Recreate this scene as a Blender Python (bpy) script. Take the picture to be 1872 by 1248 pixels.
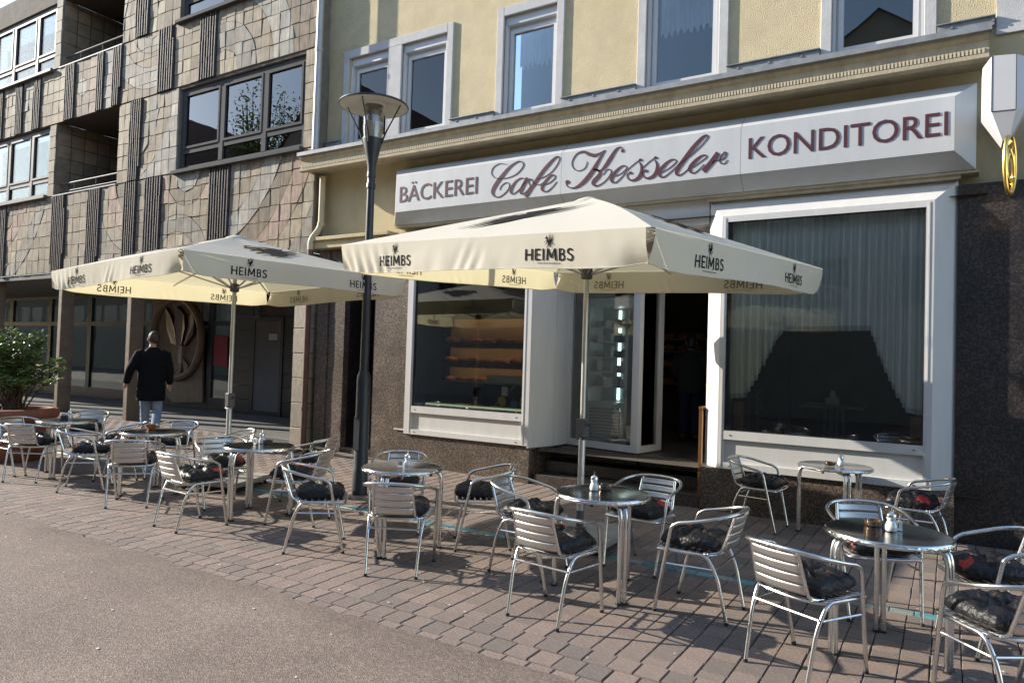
import bpy, bmesh, math, random
from mathutils import Vector, Matrix, noise as mnoise
random.seed(7)
rnd = random.Random(11)
for o in list(bpy.data.objects): bpy.data.objects.remove(o)
SC = bpy.context.scene
COL = SC.collection
R = math.radians

# ------------------------------------------------------------------ camera, sky, sun, exposure
F, CZ = 1289.96, 1.679
AX = ((0.8493092, 0.5269624, 0.0313760), (-0.0120882, -0.0400066, 0.9991263), (-0.5277573, 0.8489464, 0.0276079))
cam_d = bpy.data.cameras.new('camera'); cam = bpy.data.objects.new('camera', cam_d); COL.objects.link(cam)
cam_d.sensor_fit = 'HORIZONTAL'; cam_d.sensor_width = 36.0; cam_d.lens = 36.0 * F / 1872.0
cam_d.clip_start = 0.05; cam_d.clip_end = 600
r_, u_, f_ = [Vector(a) for a in AX]
M = Matrix((r_, u_, -f_)).transposed().to_4x4(); M.translation = (0, 0, CZ)
cam.matrix_world = M
SC.camera = cam

SUN_EL, SUN_TRAVEL = R(24.0), R(14.5)          # light travels towards +X, slightly into the facade
w = bpy.data.worlds.new('World'); SC.world = w; w.use_nodes = True
nt = w.node_tree; nt.nodes.clear()
sky = nt.nodes.new('ShaderNodeTexSky'); sky.sky_type = 'NISHITA'; sky.sun_disc = False
sky.sun_elevation = SUN_EL
SX, SY = -math.cos(SUN_TRAVEL), -math.sin(SUN_TRAVEL)
sky.sun_rotation = math.atan2(SX, SY) % (2 * math.pi)
sky.air_density = 1.0; sky.dust_density = 0.35; sky.ozone_density = 1.0
bg = nt.nodes.new('ShaderNodeBackground'); bg.inputs['Strength'].default_value = 0.15
wo = nt.nodes.new('ShaderNodeOutputWorld')
nt.links.new(sky.outputs[0], bg.inputs[0]); nt.links.new(bg.outputs[0], wo.inputs[0])
sd = bpy.data.lights.new('sun', 'SUN'); sd.energy = 3.9; sd.angle = R(0.53); sd.color = (1.0, 0.915, 0.79)
sun = bpy.data.objects.new('sun', sd); COL.objects.link(sun)
tv = Vector((math.cos(SUN_EL) * math.cos(SUN_TRAVEL), math.cos(SUN_EL) * math.sin(SUN_TRAVEL), -math.sin(SUN_EL)))
sun.rotation_euler = tv.to_track_quat('-Z', 'Y').to_euler(); sun.location = (-20, -6, 20)
SC.view_settings.view_transform = 'Standard'; SC.view_settings.look = 'None'
SC.view_settings.exposure = 1.28; SC.view_settings.gamma = 1.0; SC.view_settings.use_curve_mapping = False
try:
    SC.cycles.max_bounces = 8; SC.cycles.transparent_max_bounces = 14
    SC.cycles.glossy_bounces = 5; SC.cycles.diffuse_bounces = 4; SC.cycles.transmission_bounces = 6
    SC.cycles.caustics_reflective = False; SC.cycles.caustics_refractive = False
    SC.cycles.sample_clamp_indirect = 6.0
    SC.cycles.use_denoising = True
except Exception: pass

# ------------------------------------------------------------------ pixel (of the 1872 wide photo) -> point on a plane of the street
def ray(x, y):
    a, b = (x - 936.0) / F, -(y - 624.0) / F
    return Vector([a * AX[0][i] + b * AX[1][i] + AX[2][i] for i in range(3)])
def onY(x, y, Y):
    d = ray(x, y); t = Y / d.y
    return Vector((d.x * t, Y, CZ + d.z * t))
def onZ(x, y, z=0.0):
    d = ray(x, y); t = (z - CZ) / d.z
    return Vector((d.x * t, d.y * t, z))
def pix(P):
    q = Vector(P) - Vector((0, 0, CZ)); c = [sum(q[i] * a[i] for i in range(3)) for a in AX]
    return (936 + F * c[0] / c[2], 624 - F * c[1] / c[2], c[2])
def gz(x, y):                                   # the pavement rises a little towards the arcade
    return 0.17 * min(1, max(0, (-4 - x) / 8)) * min(1, max(0, (y - 5.3) / 3))

# ------------------------------------------------------------------ materials
def nodes(name):
    m = bpy.data.materials.new(name); m.use_nodes = True
    t = m.node_tree; return m, t, t.nodes, t.links, t.nodes['Principled BSDF']
def mat(name, col, rough=0.5, metal=0.0, var=0.0, vscale=6.0, bump=0.0, bscale=60.0, spec=0.5, coords='Object', isl=0.0, objr=0.0, dirt=0.0, dcol=(.05, .045, .04), dscale=1.5, stretch=None, coat=0.0, bdist=0.01, roughvar=0.0):
    m, t, n, l, p = nodes(name)
    p.inputs['Base Color'].default_value = (*col, 1); p.inputs['Roughness'].default_value = rough
    p.inputs['Metallic'].default_value = metal; p.inputs['Specular IOR Level'].default_value = spec
    if coat: p.inputs['Coat Weight'].default_value = coat; p.inputs['Coat Roughness'].default_value = 0.05
    tc = n.new('ShaderNodeTexCoord'); src = tc.outputs[coords]
    if stretch:
        mp = n.new('ShaderNodeMapping'); mp.inputs['Scale'].default_value = stretch; l.new(src, mp.inputs[0]); src = mp.outputs[0]
    cur = None
    def mix(fac, a, b, mode='MIX'):
        x = n.new('ShaderNodeMix'); x.data_type = 'RGBA'; x.blend_type = mode
        if isinstance(fac, float): x.inputs[0].default_value = fac
        else: l.new(fac, x.inputs[0])
        for s, v in ((6, a), (7, b)):
            if isinstance(v, tuple): x.inputs[s].default_value = (*v, 1)
            else: l.new(v, x.inputs[s])
        return x.outputs[2]
    cur = tuple(col)
    if isl or objr:
        g = n.new('ShaderNodeNewGeometry'); oi = n.new('ShaderNodeObjectInfo')
        ad = n.new('ShaderNodeMath'); ad.operation = 'ADD'; l.new(g.outputs['Random Per Island'], ad.inputs[0]); l.new(oi.outputs['Random'], ad.inputs[1])
        fr = n.new('ShaderNodeMath'); fr.operation = 'FRACT'; l.new(ad.outputs[0], fr.inputs[0])
        k = isl or objr
        rp = n.new('ShaderNodeValToRGB'); e = rp.color_ramp.elements
        e[0].color = (1 - k, 1 - k * .85, 1 - k * .75, 1); e[1].color = (1 + k, 1 + k * .75, 1 + k * .6, 1)
        l.new(fr.outputs[0], rp.inputs[0]); cur = mix(1.0, cur, rp.outputs[0], 'MULTIPLY')
    if var:
        nz = n.new('ShaderNodeTexNoise'); nz.inputs['Scale'].default_value = vscale; nz.inputs['Detail'].default_value = 6; nz.inputs['Roughness'].default_value = .65
        l.new(src, nz.inputs['Vector'])
        rp = n.new('ShaderNodeValToRGB'); e = rp.color_ramp.elements
        e[0].position = .3; e[1].position = .7
        e[0].color = (1 - var,) * 3 + (1,); e[1].color = (1 + var,) * 3 + (1,)
        l.new(nz.outputs[0], rp.inputs[0]); cur = mix(1.0, cur, rp.outputs[0], 'MULTIPLY')
    if dirt:
        nz = n.new('ShaderNodeTexNoise'); nz.inputs['Scale'].default_value = dscale; nz.inputs['Detail'].default_value = 8; nz.inputs['Roughness'].default_value = .7
        l.new(src, nz.inputs['Vector'])
        rp = n.new('ShaderNodeValToRGB'); e = rp.color_ramp.elements; e[0].position = .48; e[1].position = .75
        e[0].color = (0, 0, 0, 1); e[1].color = (dirt, dirt, dirt, 1)
        l.new(nz.outputs[0], rp.inputs[0]); cur = mix(rp.outputs[0], cur, dcol)
    if not isinstance(cur, tuple): l.new(cur, p.inputs['Base Color'])
    if roughvar:
        nz = n.new('ShaderNodeTexNoise'); nz.inputs['Scale'].default_value = 9; nz.inputs['Detail'].default_value = 4; l.new(src, nz.inputs['Vector'])
        mr = n.new('ShaderNodeMapRange'); mr.inputs[3].default_value = max(0.02, rough - roughvar); mr.inputs[4].default_value = rough + roughvar
        l.new(nz.outputs[0], mr.inputs[0]); l.new(mr.outputs[0], p.inputs['Roughness'])
    if bump:
        nz = n.new('ShaderNodeTexNoise'); nz.inputs['Scale'].default_value = bscale; nz.inputs['Detail'].default_value = 4
        l.new(src, nz.inputs['Vector'])
        b = n.new('ShaderNodeBump'); b.inputs['Strength'].default_value = bump; b.inputs['Distance'].default_value = bdist
        l.new(nz.outputs[0], b.inputs['Height']); l.new(b.outputs[0], p.inputs['Normal'])
    return m
def emit(name, col, s):
    m, t, n, l, p = nodes(name)
    p.inputs['Base Color'].default_value = (*col, 1); p.inputs['Emission Color'].default_value = (*col, 1); p.inputs['Emission Strength'].default_value = s
    return m
def glass(name, tint=(.9, .95, .93), ior=1.5, gain=1.0):
    m, t, n, l, p = nodes(name); n.remove(p)
    out = [x for x in n if x.type == 'OUTPUT_MATERIAL'][0]
    tr = n.new('ShaderNodeBsdfTransparent'); tr.inputs[0].default_value = (*tint, 1)
    gl = n.new('ShaderNodeBsdfGlossy'); gl.inputs['Roughness'].default_value = 0.0; gl.inputs[0].default_value = (1, 1, 1, 1)
    fr = n.new('ShaderNodeFresnel'); fr.inputs[0].default_value = ior
    mu = n.new('ShaderNodeMath'); mu.operation = 'MULTIPLY'; mu.inputs[1].default_value = gain; mu.use_clamp = True
    tc = n.new('ShaderNodeTexCoord'); nz = n.new('ShaderNodeTexNoise'); nz.inputs['Scale'].default_value = 1.1
    l.new(tc.outputs['Object'], nz.inputs['Vector'])
    b = n.new('ShaderNodeBump'); b.inputs['Strength'].default_value = .05; b.inputs['Distance'].default_value = .02
    l.new(nz.outputs[0], b.inputs['Height']); l.new(b.outputs[0], gl.inputs['Normal'])
    mx = n.new('ShaderNodeMixShader'); l.new(fr.outputs[0], mu.inputs[0]); l.new(mu.outputs[0], mx.inputs[0])
    l.new(tr.outputs[0], mx.inputs[1]); l.new(gl.outputs[0], mx.inputs[2]); l.new(mx.outputs[0], out.inputs[0])
    return m
def cloth(name, col, trans=.35, tcol=None, bump=.15):
    m, t, n, l, p = nodes(name)
    out = [x for x in n if x.type == 'OUTPUT_MATERIAL'][0]
    p.inputs['Base Color'].default_value = (*col, 1); p.inputs['Roughness'].default_value = .85; p.inputs['Specular IOR Level'].default_value = .2
    tl = n.new('ShaderNodeBsdfTranslucent'); tl.inputs[0].default_value = (*(tcol or col), 1)
    mx = n.new('ShaderNodeMixShader'); mx.inputs[0].default_value = trans
    tc = n.new('ShaderNodeTexCoord'); nz = n.new('ShaderNodeTexNoise'); nz.inputs['Scale'].default_value = 5; nz.inputs['Detail'].default_value = 5
    l.new(tc.outputs['Object'], nz.inputs['Vector'])
    b = n.new('ShaderNodeBump'); b.inputs['Strength'].default_value = bump; b.inputs['Distance'].default_value = .02
    l.new(nz.outputs[0], b.inputs['Height']); l.new(b.outputs[0], p.inputs['Normal'])
    l.new(p.outputs[0], mx.inputs[1]); l.new(tl.outputs[0], mx.inputs[2]); l.new(mx.outputs[0], out.inputs[0])
    return m
def speckle(name, cols, scale, rough, coat=0.0):
    m, t, n, l, p = nodes(name)
    tc = n.new('ShaderNodeTexCoord'); v = n.new('ShaderNodeTexVoronoi'); v.inputs['Scale'].default_value = scale
    l.new(tc.outputs['Object'], v.inputs['Vector'])
    sx = n.new('ShaderNodeSeparateColor'); l.new(v.outputs['Color'], sx.inputs[0])
    rp = n.new('ShaderNodeValToRGB'); rp.color_ramp.interpolation = 'CONSTANT'
    e = rp.color_ramp.elements
    while len(e) < len(cols): e.new(.5)
    for i, c in enumerate(cols): e[i].position = i / len(cols); e[i].color = (*c, 1)
    l.new(sx.outputs[0], rp.inputs[0])
    nz = n.new('ShaderNodeTexNoise'); nz.inputs['Scale'].default_value = 2.2; nz.inputs['Detail'].default_value = 5; l.new(tc.outputs['Object'], nz.inputs['Vector'])
    mr = n.new('ShaderNodeMapRange'); mr.inputs[1].default_value = .3; mr.inputs[2].default_value = .7; mr.inputs[3].default_value = .7; mr.inputs[4].default_value = 1.35; l.new(nz.outputs[0], mr.inputs[0])
    mx = n.new('ShaderNodeMix'); mx.data_type = 'RGBA'; mx.blend_type = 'MULTIPLY'; mx.inputs[0].default_value = 1
    l.new(rp.outputs[0], mx.inputs[6]); l.new(mr.outputs[0], mx.inputs[7]); l.new(mx.outputs[2], p.inputs['Base Color'])
    p.inputs['Roughness'].default_value = rough
    if coat: p.inputs['Coat Weight'].default_value = coat; p.inputs['Coat Roughness'].default_value = .03
    return m

MT = dict(
    asphalt=None,
    paver=mat('paver_mat', (.205, .160, .135), .85, var=.30, vscale=45, bump=.5, bscale=170, isl=.21, dirt=.35, dcol=(.10, .09, .08), dscale=1.3, coords='Object', bdist=.006),
    joint=mat('joint_mat', (.075, .062, .052), .95, var=.3, vscale=30, bump=.4, bscale=80),
    teal=mat('teal_mat', (.085, .26, .30), .5, var=.3, vscale=14, isl=.35, bump=.2, bscale=120),
    tealgrey=mat('tealgrey_mat', (.2, .25, .24), .5, var=.3, vscale=14, isl=.25),
    stucco=mat('stucco_mat', (.60, .51, .325), .92, var=.10, vscale=3.0, bump=.75, bscale=75, dirt=.26, dcol=(.36, .27, .14), dscale=.9, bdist=.03),
    smoothyellow=mat('smoothyellow_mat', (.52, .43, .26), .9, var=.1, vscale=2.5, bump=.25, bscale=30, dirt=.5, dcol=(.22, .165, .09), dscale=1.1, stretch=(1, 1, .5)),
    cornice=mat('cornice_mat', (.44, .38, .265), .9, var=.15, vscale=5, bump=.3, bscale=40, dirt=.45, dcol=(.2, .16, .1), dscale=2.4, stretch=(1.5, 1, .6)),
    dentil=mat('dentil_mat', (.56, .49, .36), .9),
    zinc=mat('zinc_mat', (.25, .265, .28), .65, .2, var=.25, vscale=9, dirt=.35, dcol=(.15, .14, .13), dscale=3),
    surround=mat('surround_mat', (.50, .495, .49), .85, var=.1, vscale=6, bump=.35, bscale=70, dirt=.18, dcol=(.35, .33, .3), dscale=2),
    whitepvc=mat('whitepvc_mat', (.58, .585, .59), .35, var=.04, vscale=4),
    greypaint=mat('greypaint_mat', (.52, .53, .55), .4, var=.05, vscale=4),
    shopwhite=mat('shopwhite_mat', (.60, .595, .58), .38, var=.05, vscale=3, dirt=.12, dcol=(.45, .43, .38), dscale=1.6, stretch=(2.5, 2.5, .6), roughvar=.06),
    signwhite=mat('signwhite_mat', (.52, .535, .54), .42, var=.05, vscale=2.5, dirt=.2, dcol=(.46, .44, .38), dscale=1.5, stretch=(2.5, 2.5, .5)),
    maroon=mat('maroon_mat', (.085, .027, .034), .4, var=.1, vscale=8),
    maroonedge=mat('maroonedge_mat', (.045, .03, .04), .4),
    granite=speckle('granite_mat', [(.06, .045, .036), (.12, .09, .07), (.17, .13, .10), (.085, .065, .052), (.05, .042, .038), (.21, .165, .13)], 85, .38),
    granitedark=speckle('granitedark_mat', [(.015, .013, .013), (.034, .028, .027), (.052, .039, .034), (.02, .018, .018), (.012, .011, .012)], 60, .45),
    granitestep=speckle('granitestep_mat', [(.05, .04, .035), (.08, .065, .055), (.11, .09, .075), (.04, .034, .03)], 90, .35),
    alu=mat('alu_mat', (.68, .68, .67), .25, 1.0, roughvar=.06, var=.06, vscale=12),
    aluslat=mat('aluslat_mat', (.62, .61, .59), .40, 1.0, var=.06, vscale=14, roughvar=.05),
    steel=mat('steel_mat', (.60, .60, .59), .16, 1.0, var=.1, vscale=7, roughvar=.06),
    steelrim=mat('steelrim_mat', (.72, .72, .70), .14, 1.0, bump=.7, bscale=42, bdist=.02),
    rubber=mat('rubber_mat', (.02, .02, .02), .6),
    pole=mat('polewhite_mat', (.52, .51, .49), .38, .7, var=.08, vscale=8),
    polegrey=mat('polegrey_mat', (.10, .10, .105), .45, .3),
    lampblack=mat('lampblack_mat', (.028, .033, .04), .42, .2, var=.15, vscale=10, roughvar=.1),
    lampwhite=mat('lampwhite_mat', (.55, .53, .46), .6, var=.15, vscale=10, dirt=.35, dcol=(.2, .18, .14), dscale=5),
    lampglass=glass('lampglass_mat', (.95, .95, .92), 1.6, 2.4),
    sunglow=cloth('sunglow_mat', (.85, .85, .82), .5, (.85, .85, .8), .02),  # translucent white imitating the refracted sun in the lamp cylinder
    canopy=cloth('canopy_mat', (.70, .665, .575), .30, (.86, .80, .53)),
    print=mat('print_mat', (.014, .014, .017), .9, spec=.1),
    printpale=mat('printpale_mat', (.20, .18, .12), .9),
    glassshop=glass('glassshop_mat', (.93, .96, .95), 1.5, 1.0),
    glasswin=glass('glasswin_mat', (.85, .88, .9), 1.5, 1.35),
    glassoff=glass('glassoff_mat', (.35, .42, .45), 1.55, 1.9),
    glassarc=glass('glassarc_mat', (.5, .55, .55), 1.5, .75),
    framegrey=mat('framegrey_mat', (.075, .077, .08), .8, .0, spec=.12, var=.1, vscale=5),
    framelight=mat('framelight_mat', (.13, .135, .14), .6, .1, spec=.25, var=.08, vscale=5),
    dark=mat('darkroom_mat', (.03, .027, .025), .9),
    darkframe=mat('darkframe_mat', (.028, .03, .032), .4, .3),
    room=mat('room_mat', (.055, .043, .032), .9, var=.2, vscale=2),
    roomwarm=mat('roomwarm_mat', (.36, .28, .165), .8, var=.1, vscale=2),
    wood=mat('wood_mat', (.22, .10, .045), .45, var=.25, vscale=4, stretch=(6, 1, 1)),
    bread=mat('bread_mat', (.36, .155, .05), .65, var=.35, vscale=14, objr=.3, isl=.3),
    curtain=cloth('curtain_mat', (.93, .95, .94), .04, (.8, .82, .8), .05),
    lace=cloth('lace_mat', (.75, .76, .77), .25, (.5, .5, .5), .05),
    tile=None, rib=mat('rib_mat', (.040, .033, .034), .7, var=.35, vscale=8, stretch=(3, 3, .8), bump=.5, bscale=25),
    facjoint=mat('facjoint_mat', (.17, .15, .125), .95, var=.2, vscale=6),
    brownwall=mat('brownwall_mat', (.075, .058, .045), .8, var=.3, vscale=4, stretch=(4, 4, 1), bump=.4, bscale=20),
    browntile=mat('browntile_mat', (.23, .175, .125), .6, var=.25, vscale=5, isl=.2),
    soffit=mat('soffit_mat', (.13, .13, .13), .8, var=.1, vscale=2),
    concretefloor=mat('arcadefloor_mat', (.11, .105, .10), .8, var=.2, vscale=4),
    pipeyellow=mat('pipeyellow_mat', (.50, .43, .28), .55, var=.12, vscale=6),
    pipebrown=mat('pipebrown_mat', (.115, .055, .04), .6, var=.3, vscale=7),
    pipegrey=mat('pipegrey_mat', (.42, .42, .42), .5, .3, var=.1, vscale=6),
    gold=mat('gold_mat', (.75, .50, .14), .28, 1.0, roughvar=.08),
    terracotta=mat('terracotta_mat', (.25, .085, .045), .8, var=.25, vscale=6, bump=.3, bscale=40, dirt=.3, dcol=(.3, .2, .15), dscale=4),
    soil=mat('soil_mat', (.03, .022, .016), .95, bump=.8, bscale=40),
    leaf=None,
    bark=mat('bark_mat', (.07, .05, .035), .9, var=.3, vscale=20, bump=.6, bscale=30),
    skin=mat('skin_mat', (.47, .27, .19), .55), hairbrown=mat('hair_mat', (.045, .027, .016), .6, bump=.6, bscale=120),
    jacket=mat('jacket_mat', (.006, .0062, .008), .85, spec=.15, bump=.5, bscale=9, bdist=.03), jeans=mat('jeans_mat', (.19, .26, .36), .85, var=.3, vscale=10, bump=.4, bscale=14, bdist=.03),
    shoe=mat('shoe_mat', (.015, .013, .012), .5), darkcloth=mat('darkcloth_mat', (.015, .02, .016), .9), bluecloth=mat('bluecloth_mat', (.012, .016, .05), .9),
    cushion=None, porcelain=mat('sugarglass_mat', (.72, .73, .72), .12, var=.15, vscale=40, coat=.5), chrome=mat('chrome_mat', (.8, .8, .8), .08, 1.0),
    amber=mat('amber_mat', (.075, .04, .012), .12, coat=.6), card=mat('card_mat', (.75, .75, .73), .6),
    copper=mat('copper_mat', (.35, .12, .04), .3, .3), napkin=mat('napkin_mat', (.8, .8, .78), .9),
    slab=mat('slab_mat', (.30, .29, .265), .75, var=.15, vscale=7, bump=.2, bscale=60),
    housewall=mat('housewall_mat', (.30, .27, .23), .9, var=.1, vscale=1), houseroof=mat('houseroof_mat', (.14, .08, .06), .9, var=.2, vscale=4),
    litter=mat('litter_mat', (.62, .58, .54), .8), fridge=mat('fridge_mat', (.30, .33, .34), .4, .3), fridgein=mat('fridgein_mat', (.10, .15, .15), .4),
    led=emit('led_mat', (.8, 1, .97), 1.5), warmled=emit('warmled_mat', (1, .64, .32), 1.9), ledgreen=emit('ledgreen_mat', (.72, .85, .52), .16), warmdim=emit('warmdim_mat', (1, .7, .4), .5),
    yellowcake=mat('yellowcake_mat', (.55, .34, .06), .6), greycake=mat('greycake_mat', (.13, .16, .17), .6), red=mat('redposter_mat', (.25, .02, .03), .6),
    brass=mat('brass_mat', (.33, .17, .07), .35, .8, var=.2, vscale=6),
    purple=mat('purpleglaze_mat', (.05, .022, .026), .35, var=.3, vscale=6, bump=.4, bscale=12),
    reliefclay=mat('reliefclay_mat', (.16, .115, .078), .6, var=.25, vscale=5, bump=.4, bscale=14),
)
# asphalt: fine reddish aggregate
m, t, n, l, p = nodes('asphalt_mat'); MT['asphalt'] = m
tc = n.new('ShaderNodeTexCoord')
v = n.new('ShaderNodeTexVoronoi'); v.inputs['Scale'].default_value = 105; l.new(tc.outputs['Object'], v.inputs['Vector'])
n1 = n.new('ShaderNodeTexNoise'); n1.inputs['Scale'].default_value = 150; n1.inputs['Detail'].default_value = 3; l.new(tc.outputs['Object'], n1.inputs['Vector'])
n2 = n.new('ShaderNodeTexNoise'); n2.inputs['Scale'].default_value = 1.1; n2.inputs['Detail'].default_value = 7; l.new(tc.outputs['Object'], n2.inputs['Vector'])
sc_ = n.new('ShaderNodeSeparateColor'); l.new(v.outputs['Color'], sc_.inputs[0])
rp = n.new('ShaderNodeValToRGB'); e = rp.color_ramp.elements
e[0].color = (.135, .102, .082, 1); e[1].color = (.285, .222, .182, 1); x = e.new(.55); x.color = (.192, .147, .119, 1)
l.new(sc_.outputs[0], rp.inputs[0])
mr = n.new('ShaderNodeMapRange'); mr.inputs[1].default_value = .3; mr.inputs[2].default_value = .7; mr.inputs[3].default_value = .80; mr.inputs[4].default_value = 1.18; l.new(n2.outputs[0], mr.inputs[0])
sy = n.new('ShaderNodeSeparateXYZ'); l.new(tc.outputs['Object'], sy.inputs[0]); n3 = n.new('ShaderNodeTexNoise'); n3.inputs['Scale'].default_value = 5; n3.inputs['Detail'].default_value = 6; l.new(tc.outputs['Object'], n3.inputs['Vector'])
ay = n.new('ShaderNodeMath'); ay.operation = 'MULTIPLY_ADD'; l.new(n3.outputs[0], ay.inputs[0]); ay.inputs[1].default_value = .45; l.new(sy.outputs[1], ay.inputs[2])
me_ = n.new('ShaderNodeMapRange'); me_.inputs[1].default_value = 3.28; me_.inputs[2].default_value = 3.68; me_.inputs[3].default_value = 1.0; me_.inputs[4].default_value = .80; l.new(ay.outputs[0], me_.inputs[0])
ml = n.new('ShaderNodeMath'); ml.operation = 'MULTIPLY'; l.new(mr.outputs[0], ml.inputs[0]); l.new(me_.outputs[0], ml.inputs[1]); mr = ml
mx = n.new('ShaderNodeMix'); mx.data_type = 'RGBA'; mx.blend_type = 'MULTIPLY'; mx.inputs[0].default_value = 1
l.new(rp.outputs[0], mx.inputs[6]); l.new(mr.outputs[0], mx.inputs[7]); l.new(mx.outputs[2], p.inputs['Base Color'])
p.inputs['Roughness'].default_value = .82; p.inputs['Specular IOR Level'].default_value = .35
b = n.new('ShaderNodeBump'); b.inputs['Strength'].default_value = .55; b.inputs['Distance'].default_value = .006
ad = n.new('ShaderNodeMath'); l.new(v.outputs['Distance'], ad.inputs[0]); l.new(n1.outputs[0], ad.inputs[1]); l.new(ad.outputs[0], b.inputs['Height']); l.new(b.outputs[0], p.inputs['Normal'])
# ceramic facade tiles: per-piece glaze colour with vertical combing
m, t, n, l, p = nodes('tile_mat'); MT['tile'] = m
tc = n.new('ShaderNodeTexCoord'); at = n.new('ShaderNodeAttribute'); at.attribute_name = 'glaze'
mp = n.new('ShaderNodeMapping'); mp.inputs['Scale'].default_value = (26, 26, 3.0); l.new(tc.outputs['Object'], mp.inputs[0])
n1 = n.new('ShaderNodeTexNoise'); n1.inputs['Scale'].default_value = 1; n1.inputs['Detail'].default_value = 5; l.new(mp.outputs[0], n1.inputs['Vector'])
n2 = n.new('ShaderNodeTexNoise'); n2.inputs['Scale'].default_value = 6; n2.inputs['Detail'].default_value = 6; l.new(tc.outputs['Object'], n2.inputs['Vector'])
mr = n.new('ShaderNodeMapRange'); mr.inputs[1].default_value = .3; mr.inputs[2].default_value = .7; mr.inputs[3].default_value = .72; mr.inputs[4].default_value = 1.25; l.new(n1.outputs[0], mr.inputs[0])
mr2 = n.new('ShaderNodeMapRange'); mr2.inputs[1].default_value = .3; mr2.inputs[2].default_value = .7; mr2.inputs[3].default_value = .78; mr2.inputs[4].default_value = 1.2; l.new(n2.outputs[0], mr2.inputs[0])
mu = n.new('ShaderNodeMath'); mu.operation = 'MULTIPLY'; l.new(mr.outputs[0], mu.inputs[0]); l.new(mr2.outputs[0], mu.inputs[1])
mx = n.new('ShaderNodeMix'); mx.data_type = 'RGBA'; mx.blend_type = 'MULTIPLY'; mx.inputs[0].default_value = 1
l.new(at.outputs['Color'], mx.inputs[6]); l.new(mu.outputs[0], mx.inputs[7]); l.new(mx.outputs[2], p.inputs['Base Color'])
p.inputs['Roughness'].default_value = .75; p.inputs['Specular IOR Level'].default_value = .3
b = n.new('ShaderNodeBump'); b.inputs['Strength'].default_value = .35; b.inputs['Distance'].default_value = .006; l.new(mu.outputs[0], b.inputs['Height']); l.new(b.outputs[0], p.inputs['Normal'])
# leaves
m, t, n, l, p = nodes('leaf_mat'); MT['leaf'] = m
g = n.new('ShaderNodeNewGeometry'); rp = n.new('ShaderNodeValToRGB'); e = rp.color_ramp.elements
e[0].color = (.06, .115, .03, 1); e[1].color = (.19, .25, .08, 1); l.new(g.outputs['Random Per Island'], rp.inputs[0]); l.new(rp.outputs[0], p.inputs['Base Color'])
p.inputs['Roughness'].default_value = .4
out = [x for x in n if x.type == 'OUTPUT_MATERIAL'][0]; tl = n.new('ShaderNodeBsdfTranslucent'); tl.inputs[0].default_value = (.16, .24, .04, 1)
mxs = n.new('ShaderNodeMixShader'); mxs.inputs[0].default_value = .25; l.new(p.outputs[0], mxs.inputs[1]); l.new(tl.outputs[0], mxs.inputs[2]); l.new(mxs.outputs[0], out.inputs[0])
# cushion: shiny black nylon, creased, with a red printed patch
m, t, n, l, p = nodes('cushion_mat'); MT['cushion'] = m
tc = n.new('ShaderNodeTexCoord'); sp = n.new('ShaderNodeSeparateXYZ'); l.new(tc.outputs['Object'], sp.inputs[0])
def near(ax, c, h):
    a = n.new('ShaderNodeMath'); a.operation = 'SUBTRACT'; l.new(sp.outputs[ax], a.inputs[0]); a.inputs[1].default_value = c
    bb = n.new('ShaderNodeMath'); bb.operation = 'ABSOLUTE'; l.new(a.outputs[0], bb.inputs[0])
    cc = n.new('ShaderNodeMath'); cc.operation = 'DIVIDE'; l.new(bb.outputs[0], cc.inputs[0]); cc.inputs[1].default_value = h; return cc
nzp = n.new('ShaderNodeTexNoise'); nzp.inputs['Scale'].default_value = 22; l.new(tc.outputs['Object'], nzp.inputs['Vector'])
a1, a2 = near(0, .105, .075), near(1, -.15, .05)
mxm = n.new('ShaderNodeMath'); mxm.operation = 'MAXIMUM'; l.new(a1.outputs[0], mxm.inputs[0]); l.new(a2.outputs[0], mxm.inputs[1])
adm = n.new('ShaderNodeMath'); adm.operation = 'ADD'; l.new(mxm.outputs[0], adm.inputs[0]); l.new(nzp.outputs[0], adm.inputs[1])
lt = n.new('ShaderNodeMath'); lt.operation = 'LESS_THAN'; l.new(adm.outputs[0], lt.inputs[0]); lt.inputs[1].default_value = 1.2
mx = n.new('ShaderNodeMix'); mx.data_type = 'RGBA'; mx.inputs[6].default_value = (.009, .009, .011, 1); mx.inputs[7].default_value = (.50, .03, .02, 1)
l.new(lt.outputs[0], mx.inputs[0]); l.new(mx.outputs[2], p.inputs['Base Color']); p.inputs['Roughness'].default_value = .40; p.inputs['Specular IOR Level'].default_value = .36
nz = n.new('ShaderNodeTexNoise'); nz.inputs['Scale'].default_value = 24; nz.inputs['Detail'].default_value = 5; l.new(tc.outputs['Object'], nz.inputs['Vector'])
b = n.new('ShaderNodeBump'); b.inputs['Strength'].default_value = .9; b.inputs['Distance'].default_value = .02; l.new(nz.outputs[0], b.inputs['Height']); l.new(b.outputs[0], p.inputs['Normal'])

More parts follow.
